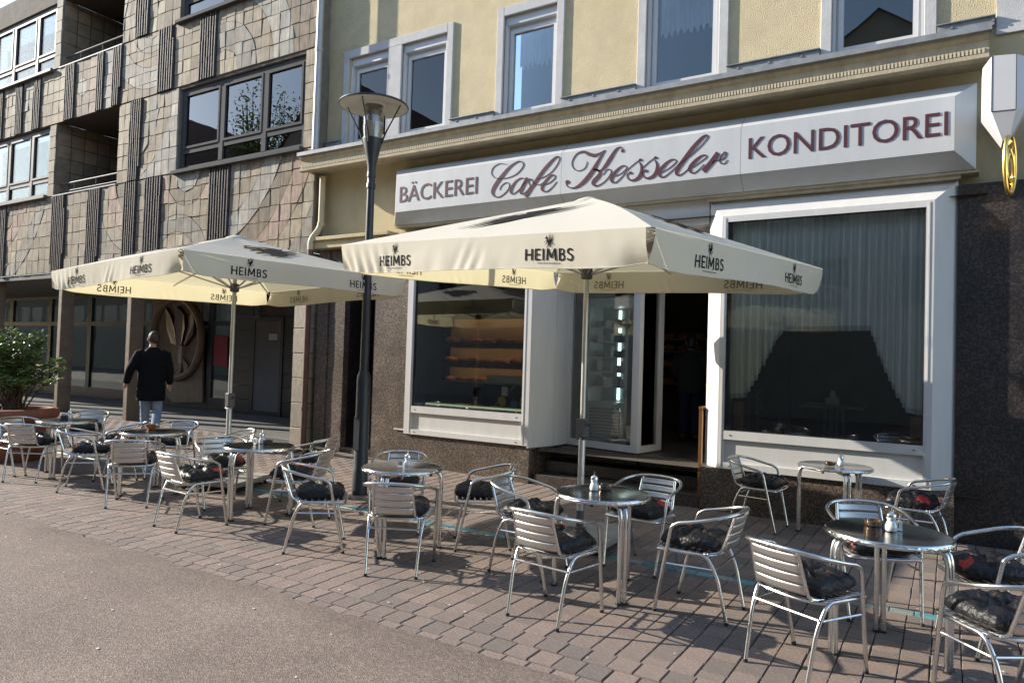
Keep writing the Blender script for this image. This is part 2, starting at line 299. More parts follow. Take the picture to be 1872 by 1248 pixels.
# ------------------------------------------------------------------ mesh helpers
class MB:
    def __init__(s): s.v = []; s.f = []
    def add(s, vs, fs):
        o = len(s.v); s.v += [tuple(x) for x in vs]; s.f += [tuple(i + o for i in f) for f in fs]; return s
    def quad(s, a, b, c, d): return s.add([a, b, c, d], [(0, 1, 2, 3)])
    def box(s, x0, x1, y0, y1, z0, z1, bev=0.0):
        if bev <= 0:
            vs = [(x, y, z) for z in (z0, z1) for y in (y0, y1) for x in (x0, x1)]
            return s.add(vs, [(0, 2, 3, 1), (4, 5, 7, 6), (0, 1, 5, 4), (2, 6, 7, 3), (0, 4, 6, 2), (1, 3, 7, 5)])
        bm = bmesh.new(); bmesh.ops.create_cube(bm, size=1)
        for vv in bm.verts: vv.co = Vector(((x0 + x1) / 2 + vv.co.x * (x1 - x0), (y0 + y1) / 2 + vv.co.y * (y1 - y0), (z0 + z1) / 2 + vv.co.z * (z1 - z0)))
        bmesh.ops.bevel(bm, geom=bm.edges[:], offset=bev, segments=1, affect='EDGES')
        bm.verts.index_update(); s.add([v.co[:] for v in bm.verts], [[v.index for v in f.verts] for f in bm.faces]); bm.free(); return s
    def tube(s, pts, r, n=8, closed=False, cap=True, flat=1.0):
        pts = [Vector(p) for p in pts]; N = len(pts)
        if not isinstance(r, (list, tuple)): r = [r] * N
        T = []
        for i in range(N):
            a = pts[i - 1] if (i or closed) else pts[i]; b = pts[(i + 1) % N] if (i < N - 1 or closed) else pts[i]
            T.append((b - a).normalized())
        up = Vector((0, 0, 1)) if abs(T[0].z) < .9 else Vector((1, 0, 0))
        nn = T[0].cross(up).normalized(); o = len(s.v)
        for i in range(N):
            nn = (nn - T[i] * nn.dot(T[i])).normalized(); bb = T[i].cross(nn)
            for k in range(n):
                a = 2 * math.pi * k / n; s.v.append(tuple(pts[i] + nn * math.cos(a) * r[i] + bb * math.sin(a) * r[i] * flat))
        for i in range(N if closed else N - 1):
            j = (i + 1) % N
            for k in range(n):
                k2 = (k + 1) % n; s.f.append((o + i * n + k, o + i * n + k2, o + j * n + k2, o + j * n + k))
        if cap and not closed:
            s.f.append(tuple(o + k for k in range(n - 1, -1, -1))); s.f.append(tuple(o + (N - 1) * n + k for k in range(n)))
        return s
    def lathe(s, prof, n=24, c=(0, 0), cap0=True, cap1=True):
        o = len(s.v)
        for (r, z) in prof:
            for k in range(n):
                a = 2 * math.pi * k / n; s.v.append((c[0] + r * math.cos(a), c[1] + r * math.sin(a), z))
        for i in range(len(prof) - 1):
            for k in range(n):
                k2 = (k + 1) % n; s.f.append((o + i * n + k, o + i * n + k2, o + (i + 1) * n + k2, o + (i + 1) * n + k))
        if cap0: s.f.append(tuple(o + k for k in range(n - 1, -1, -1)))
        if cap1: s.f.append(tuple(o + (len(prof) - 1) * n + k for k in range(n)))
        return s
    def grid(s, fn, nu, nv):
        o = len(s.v)
        for i in range(nu + 1):
            for j in range(nv + 1): s.v.append(tuple(fn(i / nu, j / nv)))
        for i in range(nu):
            for j in range(nv):
                a = o + i * (nv + 1) + j; s.f.append((a, a + nv + 1, a + nv + 2, a + 1))
        return s
    def ball(s, c, rx, ry, rz, nu=10, nv=6):
        def fn(u, v):
            a = 2 * math.pi * u; b = math.pi * (v - .5)
            return (c[0] + rx * math.cos(a) * math.cos(b), c[1] + ry * math.sin(a) * math.cos(b), c[2] + rz * math.sin(b))
        return s.grid(fn, nu, nv)
    def prismXZ(s, poly, yf, yb, dy=None):
        k = len(poly); o = len(s.v)
        s.v += [(x, (yf + (dy(x, z) if dy else 0)), z) for x, z in poly] + [(x, yb, z) for x, z in poly]
        s.f.append(tuple(o + i for i in range(k)))
        for i in range(k): s.f.append((o + i, o + k + i, o + k + (i + 1) % k, o + (i + 1) % k))
        return s
    def build(s, name, mt, parent=None, smooth=40, loc=None, fix=True):
        me = bpy.data.meshes.new(name); me.from_pydata(s.v, [], s.f)
        if fix:
            bm = bmesh.new(); bm.from_mesh(me); bmesh.ops.recalc_face_normals(bm, faces=bm.faces[:]); bm.to_mesh(me); bm.free()
        me.materials.append(MT[mt] if isinstance(mt, str) else mt)
        if smooth:
            me.polygons.foreach_set('use_smooth', [True] * len(me.polygons))
            me.set_sharp_from_angle(angle=R(smooth))
        me.update()
        o = bpy.data.objects.new(name, me); COL.objects.link(o)
        if parent: o.parent = parent
        if loc is not None: o.location = loc
        return o
def tag(o, label=None, cat=None, group=None, kind=None):
    if label: o['label'] = label
    if cat: o['category'] = cat
    if group: o['group'] = group
    if kind: o['kind'] = kind
    return o
def empty(name, label, cat, loc=(0, 0, 0), rz=0.0, group=None):
    o = bpy.data.objects.new(name, None); COL.objects.link(o); o.location = loc; o.rotation_euler = (0, 0, rz); o.empty_display_size = .1
    return tag(o, label, cat, group)
def spline(pts, n=6, closed=False):
    P = [Vector(p) for p in pts]; out = []; N = len(P)
    rng = range(N if closed else N - 1)
    for i in rng:
        p1, p2 = P[i], P[(i + 1) % N]
        p0 = P[i - 1] if (i or closed) else p1 * 2 - p2; p3 = P[(i + 2) % N] if (i + 2 < N or closed) else p2 * 2 - p1
        for k in range(n):
            t = k / n; out.append(.5 * ((2 * p1) + (p2 - p0) * t + (2 * p0 - 5 * p1 + 4 * p2 - p3) * t * t + (3 * p1 - p0 - 3 * p2 + p3) * t ** 3))
    if not closed: out.append(P[-1])
    return out
def fillet(pts, r, n=5):
    P = [Vector(p) for p in pts]; out = [P[0]]
    for i in range(1, len(P) - 1):
        a, b = (P[i - 1] - P[i]), (P[i + 1] - P[i]); d = min(r, a.length * .45, b.length * .45)
        A, B = P[i] + a.normalized() * d, P[i] + b.normalized() * d
        for k in range(n + 1):
            t = k / n; out.append(A * (1 - t) ** 2 + P[i] * 2 * t * (1 - t) + B * t * t)
    out.append(P[-1]); return out
def copy_tree(o, parent=None):
    c = o.copy(); COL.objects.link(c)
    if parent: c.parent = parent
    for ch in list(o.children): copy_tree(ch, c)
    return c
def text2d(s, offset=0.0):
    cu = bpy.data.curves.new('t', 'FONT'); cu.body = s; cu.offset = offset; cu.resolution_u = 3
    ob = bpy.data.objects.new('t', cu); COL.objects.link(ob)
    me = bpy.data.meshes.new_from_object(ob.evaluated_get(bpy.context.evaluated_depsgraph_get()))
    vs = [(v.co.x, v.co.y) for v in me.vertices]; fs = [tuple(p.vertices) for p in me.polygons]
    bpy.data.objects.remove(ob); bpy.data.curves.remove(cu); bpy.data.meshes.remove(me)
    return vs, fs
def ribbon(pts, n=5):
    # pts: (x, y, width) -> strip
    P = spline([(a, b, c) for a, b, c in pts], n); vs = []; fs = []
    for i, q in enumerate(P):
        a = P[max(0, i - 1)]; b = P[min(len(P) - 1, i + 1)]; d = Vector((b.x - a.x, b.y - a.y))
        d = d.normalized() if d.length > 1e-9 else Vector((1, 0)); h = max(q.z, .0) / 2
        vs += [(q.x - d.y * h, q.y + d.x * h), (q.x + d.y * h, q.y - d.x * h)]
        if i: k = 2 * i; fs.append((k - 2, k - 1, k + 1, k))
    return vs, fs
def wall_holes(mb, x0, x1, z0, z1, holes, y, depth):
    xs = sorted({x0, x1, *[h[0] for h in holes], *[h[1] for h in holes]}); zs = sorted({z0, z1, *[h[2] for h in holes], *[h[3] for h in holes]})
    xs = [x for x in xs if x0 <= x <= x1]; zs = [z for z in zs if z0 <= z <= z1]
    for a, b in zip(xs, xs[1:]):
        for c, d in zip(zs, zs[1:]):
            if any(h[0] - 1e-6 <= a and b <= h[1] + 1e-6 and h[2] - 1e-6 <= c and d <= h[3] + 1e-6 for h in holes): continue
            mb.quad((a, y, c), (b, y, c), (b, y, d), (a, y, d))
    for (a, b, c, d) in holes:
        mb.quad((a, y, c), (a, y + depth, c), (a, y + depth, d), (a, y, d)); mb.quad((b, y, c), (b, y, d), (b, y + depth, d), (b, y + depth, c))
        mb.quad((a, y, c), (b, y, c), (b, y + depth, c), (a, y + depth, c)); mb.quad((a, y, d), (a, y + depth, d), (b, y + depth, d), (b, y, d))
    return mb
def frame_box(mb, x0, x1, z0, z1, w, yf, yb, wb=None):
    wb = w if wb is None else wb
    mb.box(x0, x0 + w, yf, yb, z0, z1); mb.box(x1 - w, x1, yf, yb, z0, z1)
    mb.box(x0 + w, x1 - w, yf, yb, z1 - w, z1); mb.box(x0 + w, x1 - w, yf, yb, z0, z0 + wb); return mb

# ------------------------------------------------------------------ ground
mb = MB()
xs = [-70 + i for i in range(50)] + [-20 + i * .06 for i in range(400)] + [4 + i * 2 for i in range(24)]
def edge_y(x): return 3.405 + .045 * mnoise.noise((x * 2.1, 0, 0)) + .045 * mnoise.noise((x * 7.0, 3, 0)) + .022 * mnoise.noise((x * 23.0, 7, 0))
for a, b in zip(xs, xs[1:]):
    mb.quad((a, -40, .004), (b, -40, .004), (b, edge_y(b), .004), (a, edge_y(a), .004))
    mb.quad((a, edge_y(a), .004), (b, edge_y(b), .004), (b, edge_y(b) + .012, -.014), (a, edge_y(a) + .012, -.014))
tag(mb.build('road', 'asphalt', smooth=0), kind='structure')
mb = MB()
gx = [-70, -40] + [-26 + i * .8 for i in range(36)] + [8, 30, 50]; gy = [3.2, 4, 5.3] + [5.6 + i * .3 for i in range(10)] + [9.2, 14]
for a, b in zip(gx, gx[1:]):
    for c, d in zip(gy, gy[1:]):
        mb.quad((a, c, gz(a, c) - .013), (b, c, gz(b, c) - .013), (b, d, gz(b, d) - .013), (a, d, gz(a, d) - .013))
pave = tag(mb.build('pavement', 'joint', smooth=0), kind='structure')
def paver_geo(lx, ly, h=0.0):
    c, g, z0, zc = .0045, .0024, h - .03, h - .006
    a, b = lx / 2 - g, ly / 2 - g
    vs = [(sx * a, sy * b, z0) for sx, sy in ((-1, -1), (1, -1), (1, 1), (-1, 1))] + [(sx * a, sy * b, zc) for sx, sy in ((-1, -1), (1, -1), (1, 1), (-1, 1))] + [(sx * (a - c), sy * (b - c), h) for sx, sy in ((-1, -1), (1, -1), (1, 1), (-1, 1))]
    fs = [(8, 9, 10, 11)]
    for k in range(4):
        k2 = (k + 1) % 4; fs += [(4 + k, 4 + k2, 8 + k2, 8 + k), (k, k2, 4 + k2, 4 + k)]
    return vs, fs
PV = []                                         # (x, y, lx, ly, material, dz)
PX = .155
nx0, nx1 = int(-22 / PX), int(3.2 / PX)
for i in range(nx0, nx1):
    x = i * PX
    for (ya, yb, L) in ((3.855, 5.712, .2063), (5.828, 8.44, .2177)):
        y = ya - (L * .5 if i % 2 else 0)
        while y < yb - .01:
            a, b = max(y, ya), min(y + L, yb)
            if b - a > .03: PV.append((x + rnd.uniform(-.002, .002), (a + b) / 2, PX, b - a, 'paver', rnd.uniform(-.0009, .0006)))
            y += L
    PV.append((x + .04, 5.770, PX, .113, 'tealgrey' if rnd.random() < .28 else 'teal', 0))
    for (yc, o, dz) in ((3.77, .02, 0), (3.592, .075, -.003), (3.417, .11, -.007)): PV.append((x + o + rnd.uniform(-.004, .004), yc, PX, .170, 'paver', dz + rnd.uniform(-.002, .001)))
sc_ = []
for k, q in enumerate(PV):
    px, py, d = pix((q[0], q[1], 0))
    vis = -30 < px < 1900 and -30 < py < 1275 and d > 0
    sc_.append((d if vis else 1e3, k))
sc_.sort(); single = {k for _, k in sc_[:296]}
cache = {}; bulk = {}
for k, (x, y, lx, ly, mm, dz) in enumerate(PV):
    if k in single:
        key = (round(ly, 3), mm, k % 4)
        if key not in cache:
            vs, fs = paver_geo(lx, ly); tx, ty = rnd.uniform(-.005, .005), rnd.uniform(-.005, .005)
            o = MB().add([(a, b, c + a * tx + b * ty) for a, b, c in vs], fs).build('paver', mm, pave, smooth=0, fix=False); cache[key] = o
        else:
            o = cache[key].copy(); COL.objects.link(o)
        o.location = (x, y, gz(x, y) + dz)
    else:
        vs, fs = paver_geo(lx, ly); z = gz(x, y) + dz; tx, ty = rnd.uniform(-.005, .005), rnd.uniform(-.005, .005)
        bulk.setdefault(mm, MB()).add([(a + x, b + y, c + z + a * tx + b * ty) for a, b, c in vs], fs)
for mm, mb in bulk.items(): tag(mb.build('paver_field' if mm == 'paver' else 'coloured_paver_row', mm, pave, smooth=0, fix=False), kind='stuff')
mb = MB()
for k in range(150):                            # fallen petals and specks on the asphalt and pavers
    x, y = rnd.uniform(-9, .6), (rnd.uniform(1.6, 3.4) if k < 40 else rnd.uniform(3.5, 6.0)); s = rnd.uniform(.006, .013); a = rnd.uniform(0, 6.28)
    mb.add([(x + s * rnd.uniform(.5, 1.2) * math.cos(a + j * 1.05), y + s * rnd.uniform(.5, 1) * math.sin(a + j * 1.05), .0075 + rnd.uniform(0, .003)) for j in range(6)], [tuple(range(6))])
tag(mb.build('litter', 'litter', smooth=0), kind='stuff')

# ------------------------------------------------------------------ cafe building
YW = 8.60
cafe = empty('cafe_building', 'yellow rendered cafe building with dark granite base and white shop windows', 'building', (0, 0, 0))
WIN = [(-8.75, -7.89), (-7.60, -6.70), (-5.64, -4.75), (-3.42, -2.47), (-1.19, -.28)]
ZS, ZT = 5.25, 6.74
mb = wall_holes(MB(), -9.27, .36, 5.14, 10.2, [(a, b, ZS, ZT) for a, b in WIN], YW, .22)
mb.build('upper_wall', 'stucco', cafe, smooth=0, fix=False)
mb = MB(); mb.box(.36, 3.4, YW - .03, YW + .3, 5.15, 10.2); mb.build('plaster_pilaster', 'surround', cafe, smooth=0)
mb = MB()
wall_holes(mb, -9.27, 3.4, 3.40, 5.14, [(-9.0, -7.75, 3.40, 3.5)], YW, .2)
mb.build('lower_wall', 'smoothyellow', cafe, smooth=0, fix=False)
def surround(a, b, zt=6.88, piers=()):
    mb = MB(); y0, y1 = YW - .035, YW + .02
    L, Rr = a - .115, b + .115
    mb.box(L, a, y0, y1, 5.24, zt, .006); mb.box(b, Rr, y0, y1, 5.24, zt, .006); mb.box(a, b, y0, y1, ZT, zt, .006)
    for c, d in piers: mb.box(c, d, y0, y1, 5.24, ZT, .006)
    mb.build('window_surround', 'surround', cafe, smooth=0)
surround(WIN[0][0] - .03, WIN[1][1] + .02, piers=[(WIN[0][1], WIN[1][0])])
for a, b in WIN[2:]: surround(a, b)
def upper_window(a, b, style):
    mb = MB(); y = YW + .10
    frame_box(mb, a + .002, b - .002, ZS + .002, ZT - .13, .05, y, y + .07)
    frame_box(mb, a + .055, b - .055, ZS + .055, ZT - .185, .055, y - .018, y + .05)
    mb.box(a + .002, a + .03, y - .09, y - .003, ZS + .03, ZT - .132); mb.box(b - .03, b - .002, y - .09, y - .003, ZS + .03, ZT - .132)
    w_ = mb.build('window', 'whitepvc', cafe, smooth=0)
    MB().box(a + .002, b - .002, y - .075, y + .06, ZT - .128, ZT - .002).build('shutter_box', 'greypaint', w_, smooth=0)
    MB().box(a + .112, b - .112, y + .012, y + .018, ZS + .112, ZT - .242).build('pane', 'glasswin', w_, smooth=0)
    MB().box(a - .02, b + .02, YW - .09, y - .003, ZS - .03, ZS - .002).build('sill', 'zinc', w_, smooth=0)
    zb = ZS + .85 if style == 1 else ZS + .08
    def fn(u, v):
        x = a + .06 + (b - a - .12) * u
        zlo = zb if style == 1 else ZS + .06
        hem = .04 * math.sin(u * 60) if style == 1 else 0
        if style == 2: zlo = ZS + .15 + 1.0 * abs(math.sin(math.pi * u)) ** .8
        return (x, y + .26 + .018 * math.sin(u * 75) + .01 * math.sin(u * 31), (zlo + hem) + (ZT - .1 - zlo - hem) * v)
    if style < 3: MB().grid(fn, 110, 6).build('net_curtain', 'lace', w_, smooth=180, fix=False)
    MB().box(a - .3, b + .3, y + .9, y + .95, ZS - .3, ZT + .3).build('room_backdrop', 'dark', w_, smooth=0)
for k, (a, b) in enumerate(WIN): upper_window(a, b, (0, 2, 1, 1, 3)[k])
# zinc upstands between the windows, sloped zinc top and the fluted cornice
ups = [(-9.25, WIN[0][0] - .15), (WIN[1][1] + .14, WIN[2][0] - .12), (WIN[2][1] + .12, WIN[3][0] - .12), (WIN[3][1] + .12, WIN[4][0] - .12), (WIN[4][1] + .12, .34)]
for a, b in ups:
    mb = MB(); mb.box(a, b, YW - .06, YW - .002, 5.245, 5.335); mb.box(a - .01, b + .01, YW - .085, YW - .003, 5.335, 5.345)
    k = a + .12
    while k < b: mb.box(k, k + .02, YW - .072, YW - .06, 5.28, 5.30); k += .36
    mb.build('zinc_flashing', 'zinc', cafe, smooth=0)
CX0, CX1 = -9.42, .305
def extr(prof, x0, x1, mb=None):
    mb = mb or MB(); k = len(prof); o = len(mb.v)
    mb.v += [(x0, y, z) for y, z in prof] + [(x1, y, z) for y, z in prof]
    mb.f += [(o + i, o + (i + 1) % k, o + k + (i + 1) % k, o + k + i) for i in range(k)] + [tuple(o + i for i in range(k)), tuple(o + k + i for i in range(k))]
    return mb
extr([(YW + .01, 5.242), (8.08, 5.075), (8.08, 5.015), (8.12, 5.015), (8.12, 5.05), (YW + .01, 5.2)], CX0, CX1).build('cornice_capping', 'zinc', cafe, smooth=0)
extr([(YW + .02, 5.19), (8.125, 5.04), (8.125, 4.98), (8.17, 4.95), (8.17, 4.875), (8.15, 4.87), (8.15, 4.815), (8.12, 4.80), (8.12, 4.765), (8.20, 4.755), (8.26, 4.79), (YW + .02, 4.82)], CX0 + .02, CX1 - .02).build('cornice', 'cornice', cafe, smooth=0)
mb = MB(); x = CX0 + .06
while x < CX1 - .06: mb.box(x, x + .019, 8.135, 8.155, 4.818, 4.868); x += .034
mb.build('dentil_band', 'dentil', cafe, smooth=0)
# granite cladding, split at its joints
def granite(x0, x1, y0, y1, cuts, mm='granite'):
    for c, d in zip(cuts, cuts[1:]): MB().box(x0 + .001, x1 - .001, y0, y1, c + .001, d - .001).build('granite_panel', mm, cafe, smooth=0)
YG = 8.35
zj = [0, onY(720, 706, YG).z, onY(720, 563, YG).z, 3.46]
granite(-7.76, -7.08, YG, YG + .12, zj)
granite(-9.20, -8.95, YG + .12, YG + .24, [-.02, 1.25, 2.35, 3.45]); granite(-8.94, -8.58, YG + .15, YG + .27, [-.02, 1.25, 2.35, 3.45])
for a, b in ((-7.07, -6.35), (-6.35, -5.6), (-5.6, -4.86)): granite(a, b, YG - .01, YG + .2, [0, .535])
granite(-7.77, -7.765, YG, 9.9, [0, 3.46], 'granitedark'); granite(-8.58, -8.575, YG + .27, 9.9, [0, 3.46], 'granitedark')
granite(-4.875, -4.80, YG + .19, 9.3, [0, .50])
for a, b in ((-2.50, -1.65), (-1.65, -.8), (-.8, .045)): granite(a, b, YG - .01, YG + .2, [0, .505])
for a, b in ((.05, 1.15), (1.15, 2.25), (2.25, 3.4)): granite(a, b, 8.47, 8.6, [0, 1.25, 2.45, 3.62], 'granitedark')
granite(-2.51, -2.505, YG, 9.6, [0, .5])
MB().box(-9.2, -7.78, YG - .02, YG + .24, 3.47, 3.60, .006).box(-9.22, -7.5, YG - .07, YG + .2, 3.60, 3.66, .006).build('lintel', 'smoothyellow', cafe, smooth=0)
# recessed house door on the left
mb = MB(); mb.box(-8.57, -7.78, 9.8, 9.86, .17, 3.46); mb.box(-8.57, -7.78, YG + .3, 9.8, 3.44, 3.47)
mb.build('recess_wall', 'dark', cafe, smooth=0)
d_ = MB().box(-8.5, -7.85, 9.74, 9.795, .34, 2.6).build('door', 'darkframe', cafe, smooth=0)
MB().tube([(-7.95, 9.70, 1.2), (-7.95, 9.70, 1.6)], .012).build('handle', 'alu', d_)
for k in range(2): MB().box(-8.572, -7.772, YG + .12 + .35 * k, 9.75, (.0, .17)[k], (.168, .335)[k], .008).build('step', 'granitestep', cafe, smooth=0)
MB().box(-9.16, -8.60, YG - .05, YG + .10, .0, .15, .008).build('step', 'granitestep', cafe, smooth=0)

# shop windows
def display_window(x0, x1, gl, gr, zb, gzb, gzt, zt, yf, left_ch, right_ch, top_ch):
    mb = MB(); yb = yf + .07
    mb.box(x0, gl, yf, yb, zb, zt); mb.box(gr, x1, yf, yb, zb, zt)
    mb.box(gl, gr, yf, yb, gzt, zt); mb.box(gl, gr, yf, yb, gzb - .10, gzb); mb.box(gl, gr, yf, yb, zb, zb + .075)
    mb.box(gl - .035, gl - .02, yf - .006, yf, zb + .02, zt - .02); mb.box(gr + .02, gr + .035, yf - .006, yf, zb + .02, zt - .02)
    w_ = mb.build('shop_window', 'shopwhite', cafe, smooth=0)
    MB().box(gl, gr, yf + .035, yf + .06, zb + .075, gzb - .10).build('spandrel_panel', 'shopwhite', w_, smooth=0)
    MB().box(gl, gr, yf + .035, yf + .043, gzb, gzt).build('pane', 'glassshop', w_, smooth=0)
    mb = frame_box(MB(), gl - .001, gr + .001, gzb - .001, gzt + .001, .012, yf + .022, yf + .034); mb.build('glazing_seal', 'rubber', w_, smooth=0)
    mb = MB(); yc = yf + .20
    if left_ch: mb.add([(x0, yf + .002, zb), (x0 - left_ch, yc, zb), (x0 - left_ch, yc, zt + top_ch), (x0, yf + .002, zt)], [(0, 1, 2, 3)])
    if right_ch: mb.add([(x1, yf + .002, zb), (x1 + right_ch, yc, zb), (x1 + right_ch, yc, zt + top_ch), (x1, yf + .002, zt)], [(0, 1, 2, 3)])
    if top_ch: mb.add([(x0, yf + .002, zt), (x1, yf + .002, zt), (x1 + right_ch, yc, zt + top_ch), (x0 - left_ch, yc, zt + top_ch)], [(0, 1, 2, 3)])
    if left_ch: mb.quad((x0, yf + .003, zb), (x0 - left_ch, yc, zb), (x0, yc, zb), (x0, yc, zb))
    if right_ch: mb.quad((x1, yf + .003, zb), (x1 + right_ch, yc, zb), (x1, yc, zb), (x1, yc, zb))
    if mb.v: mb.build('splayed_casing', 'shopwhite', w_, smooth=0)
    mb = MB()
    for xx in (gl + .08, gr - .08):
        for zz in (gzb - .05, zb + .035): mb.box(xx - .012, xx + .012, yf - .004, yf + .001, zz - .005, zz + .005)
    mb.build('drain_cap', 'rubber', w_, smooth=0)
    return w_
display_window(-7.06, -4.86, -6.93, -4.975, .53, .955, 3.385, 3.46, 8.305, .16, 0, .2)
MB().box(-7.28, -7.06, 8.33, 8.349, .57, .59).build('sill_end', 'shopwhite', cafe, smooth=0)
display_window(-2.30, -.150, -2.232, -.225, .51, .95, 3.385, 3.455, 8.305, .2, .2, .215)
MB().box(-2.52, .07, 8.42, 8.6, 3.675, 3.742).build('trim_strip', 'cornice', cafe, smooth=0)
MB().box(-4.86, -2.51, 8.50, 8.58, 3.42, 3.75).build('lintel_panel', 'shopwhite', cafe, smooth=0)
MB().box(-4.9, -2.4, 8.581, 9.75, 3.40, 3.47).build('porch_ceiling', 'shopwhite', cafe, smooth=0)
# entrance niche: white cheek panels, glazed bay, door opening
A_, B_, C_ = (-4.735, 9.20), (-3.53, 8.915), (-3.43, 9.57)
mb = MB()
for (p0, p1) in (((-4.855, 8.312), (-4.742, 8.80)), ((-4.741, 8.806), (-4.728, 9.20))):
    mb.add([(*p0, .505), (*p1, .505), (*p1, 3.41), (*p0, 3.41), (p0[0] - .03, p0[1], .505), (p1[0] - .03, p1[1], .505), (p1[0] - .03, p1[1], 3.41), (p0[0] - .03, p0[1], 3.41)], [(0, 1, 2, 3), (4, 5, 6, 7), (0, 1, 5, 4), (0, 3, 7, 4), (1, 2, 6, 5)])
mb.build('cheek_panel', 'shopwhite', cafe, smooth=0)
def glazed(p0, p1, z0, z1, sl, sr, name):
    p0, p1 = Vector((*p0, 0)), Vector((*p1, 0)); d = (p1 - p0); L = d.length; d /= L; nrm = Vector((-d.y, d.x, 0))
    def bx(mb, a, b, y0, y1, c, e):
        vs = []
        for z in (c, e):
            for t, yy in ((a, y0), (b, y0), (b, y1), (a, y1)): q = p0 + d * t + nrm * yy; vs.append((q.x, q.y, z))
        mb.add(vs, [(0, 3, 2, 1), (4, 5, 6, 7), (0, 1, 5, 4), (1, 2, 6, 5), (2, 3, 7, 6), (3, 0, 4, 7)])
    mb = MB(); bx(mb, 0, sl, 0, .06, z0, z1); bx(mb, L - sr, L, 0, .06, z0, z1); bx(mb, sl, L - sr, 0, .06, z0, z0 + .09); bx(mb, sl, L - sr, 0, .06, z1 - .09, z1)
    w_ = mb.build(name, 'shopwhite', cafe, smooth=0)
    mb = MB(); bx(mb, sl, L - sr, .025, .032, z0 + .09, z1 - .09); mb.build('pane', 'glassshop', w_, smooth=0)
glazed(A_, B_, .50, 3.40, .05, .11, 'bay_window'); glazed(B_, C_, .50, 3.40, .10, .12, 'side_light')
MB().add([(A_[0], A_[1] + .01, z) for z in (.33, .498)] + [(B_[0], B_[1] + .01, z) for z in (.33, .498)] + [(C_[0], C_[1], z) for z in (.33, .498)] + [(A_[0], C_[1], z) for z in (.33, .498)],
         [(0, 2, 3, 1), (2, 4, 5, 3), (4, 6, 7, 5), (6, 0, 1, 7), (1, 3, 5, 7)]).build('bay_plinth', 'granitestep', cafe, smooth=0)
for k, (y, z0, z1) in enumerate(((8.37, 0, .158), (8.68, .16, .318), (8.97, .32, .475))):
    MB().box(-4.79, -2.512, y, 9.62, z0, z1, .008).build('step', 'granitestep', cafe, smooth=0)
mb = MB(); mb.box(-2.504, -2.47, 8.52, 9.57, .5, 3.40); mb.build('cheek_panel', 'shopwhite', cafe, smooth=0)
dr = MB().box(-2.54, -2.506, 9.58, 10.4, .48, 2.6).build('open_door', 'darkframe', cafe, smooth=0)
MB().tube(fillet([(-2.58, 9.75, 1.2), (-2.62, 9.75, 1.2), (-2.62, 9.75, 1.9), (-2.58, 9.75, 1.9)], .03), .012).build('handle', 'alu', dr)
# interior shell
mb = MB()
mb.quad((-7.6, 8.42, .47), (.3, 8.42, .47), (.3, 13.6, .47), (-7.6, 13.6, .47)); mb.quad((-7.6, 8.42, 3.5), (.3, 8.42, 3.5), (.3, 13.6, 3.5), (-7.6, 13.6, 3.5)); mb.quad((-11, 9.92, .47), (-7.6, 9.92, .47), (-7.6, 13.6, .47), (-11, 13.6, .47)); mb.quad((-11, 9.92, 3.5), (-7.6, 9.92, 3.5), (-7.6, 13.6, 3.5), (-11, 13.6, 3.5))
mb.quad((-11, 13.6, .4), (.3, 13.6, .4), (.3, 13.6, 3.5), (-11, 13.6, 3.5)); mb.quad((-7.6, 8.5, .4), (-7.6, 9.92, .4), (-7.6, 9.92, 3.5), (-7.6, 8.5, 3.5)); mb.quad((-11, 9.92, .4), (-7.6, 9.92, .4), (-7.6, 9.92, 3.5), (-11, 9.92, 3.5)); mb.quad((-11, 9.92, .4), (-11, 13.6, .4), (-11, 13.6, 3.5), (-11, 9.92, 3.5)); mb.quad((.3, 8.62, .4), (.3, 13.6, .4), (.3, 13.6, 3.5), (.3, 8.62, 3.5))
mb.quad((-2.45, 10.5, .47), (-2.45, 13.6, .47), (-2.45, 13.6, 3.5), (-2.45, 10.5, 3.5)); mb.quad((-9, 8.62, 3.52), (.36, 8.62, 3.52), (.36, 8.62, 5.1), (-9, 8.62, 5.1))
mb.build('interior_room', 'room', cafe, smooth=0)

# ------------------------------------------------------------------ projecting fascia sign
sign = empty('fascia_sign', 'long white chamfered shop sign with maroon lettering under the cornice', 'shop sign', (0, 0, 0))
FX0, FX1, FZ0, FZ1, YF = -7.288, .012, 3.905, 4.457, 8.20
OX0, OX1, OZ0, OZ1, YO = -7.452, .196, 3.745, 4.617, 8.38
seam = [FX0, onY(1026, 320, YF).x, onY(1355, 231, YF).x, FX1]
mb = MB()
fr = [(FX0, YF + .004, FZ0), (FX1, YF + .004, FZ0), (FX1, YF + .004, FZ1), (FX0, YF + .004, FZ1)]; ou = [(OX0, YO, OZ0), (OX1, YO, OZ0), (OX1, YO, OZ1), (OX0, YO, OZ1)]; bk = [(x, YW - .004, z) for x, _, z in ou]
mb.add(fr + ou + bk, [(0, 1, 5, 4), (1, 2, 6, 5), (2, 3, 7, 6), (3, 0, 4, 7)] + [(4 + k, 4 + (k + 1) % 4, 8 + (k + 1) % 4, 8 + k) for k in range(4)])
mb.build('casing', 'signwhite', sign, smooth=0)
MB().box(OX0 - .01, OX1 + .03, YO + .01, YW - .01, OZ0 - .03, OZ0 - .004).build('under_tray', 'cornice', sign, smooth=0)
for a, b in zip(seam, seam[1:]): MB().box(a + .002, b - .002, YF, YF + .02, FZ0 + .002, FZ1 - .002).build('face_panel', 'signwhite', sign, smooth=0)
mb = MB()
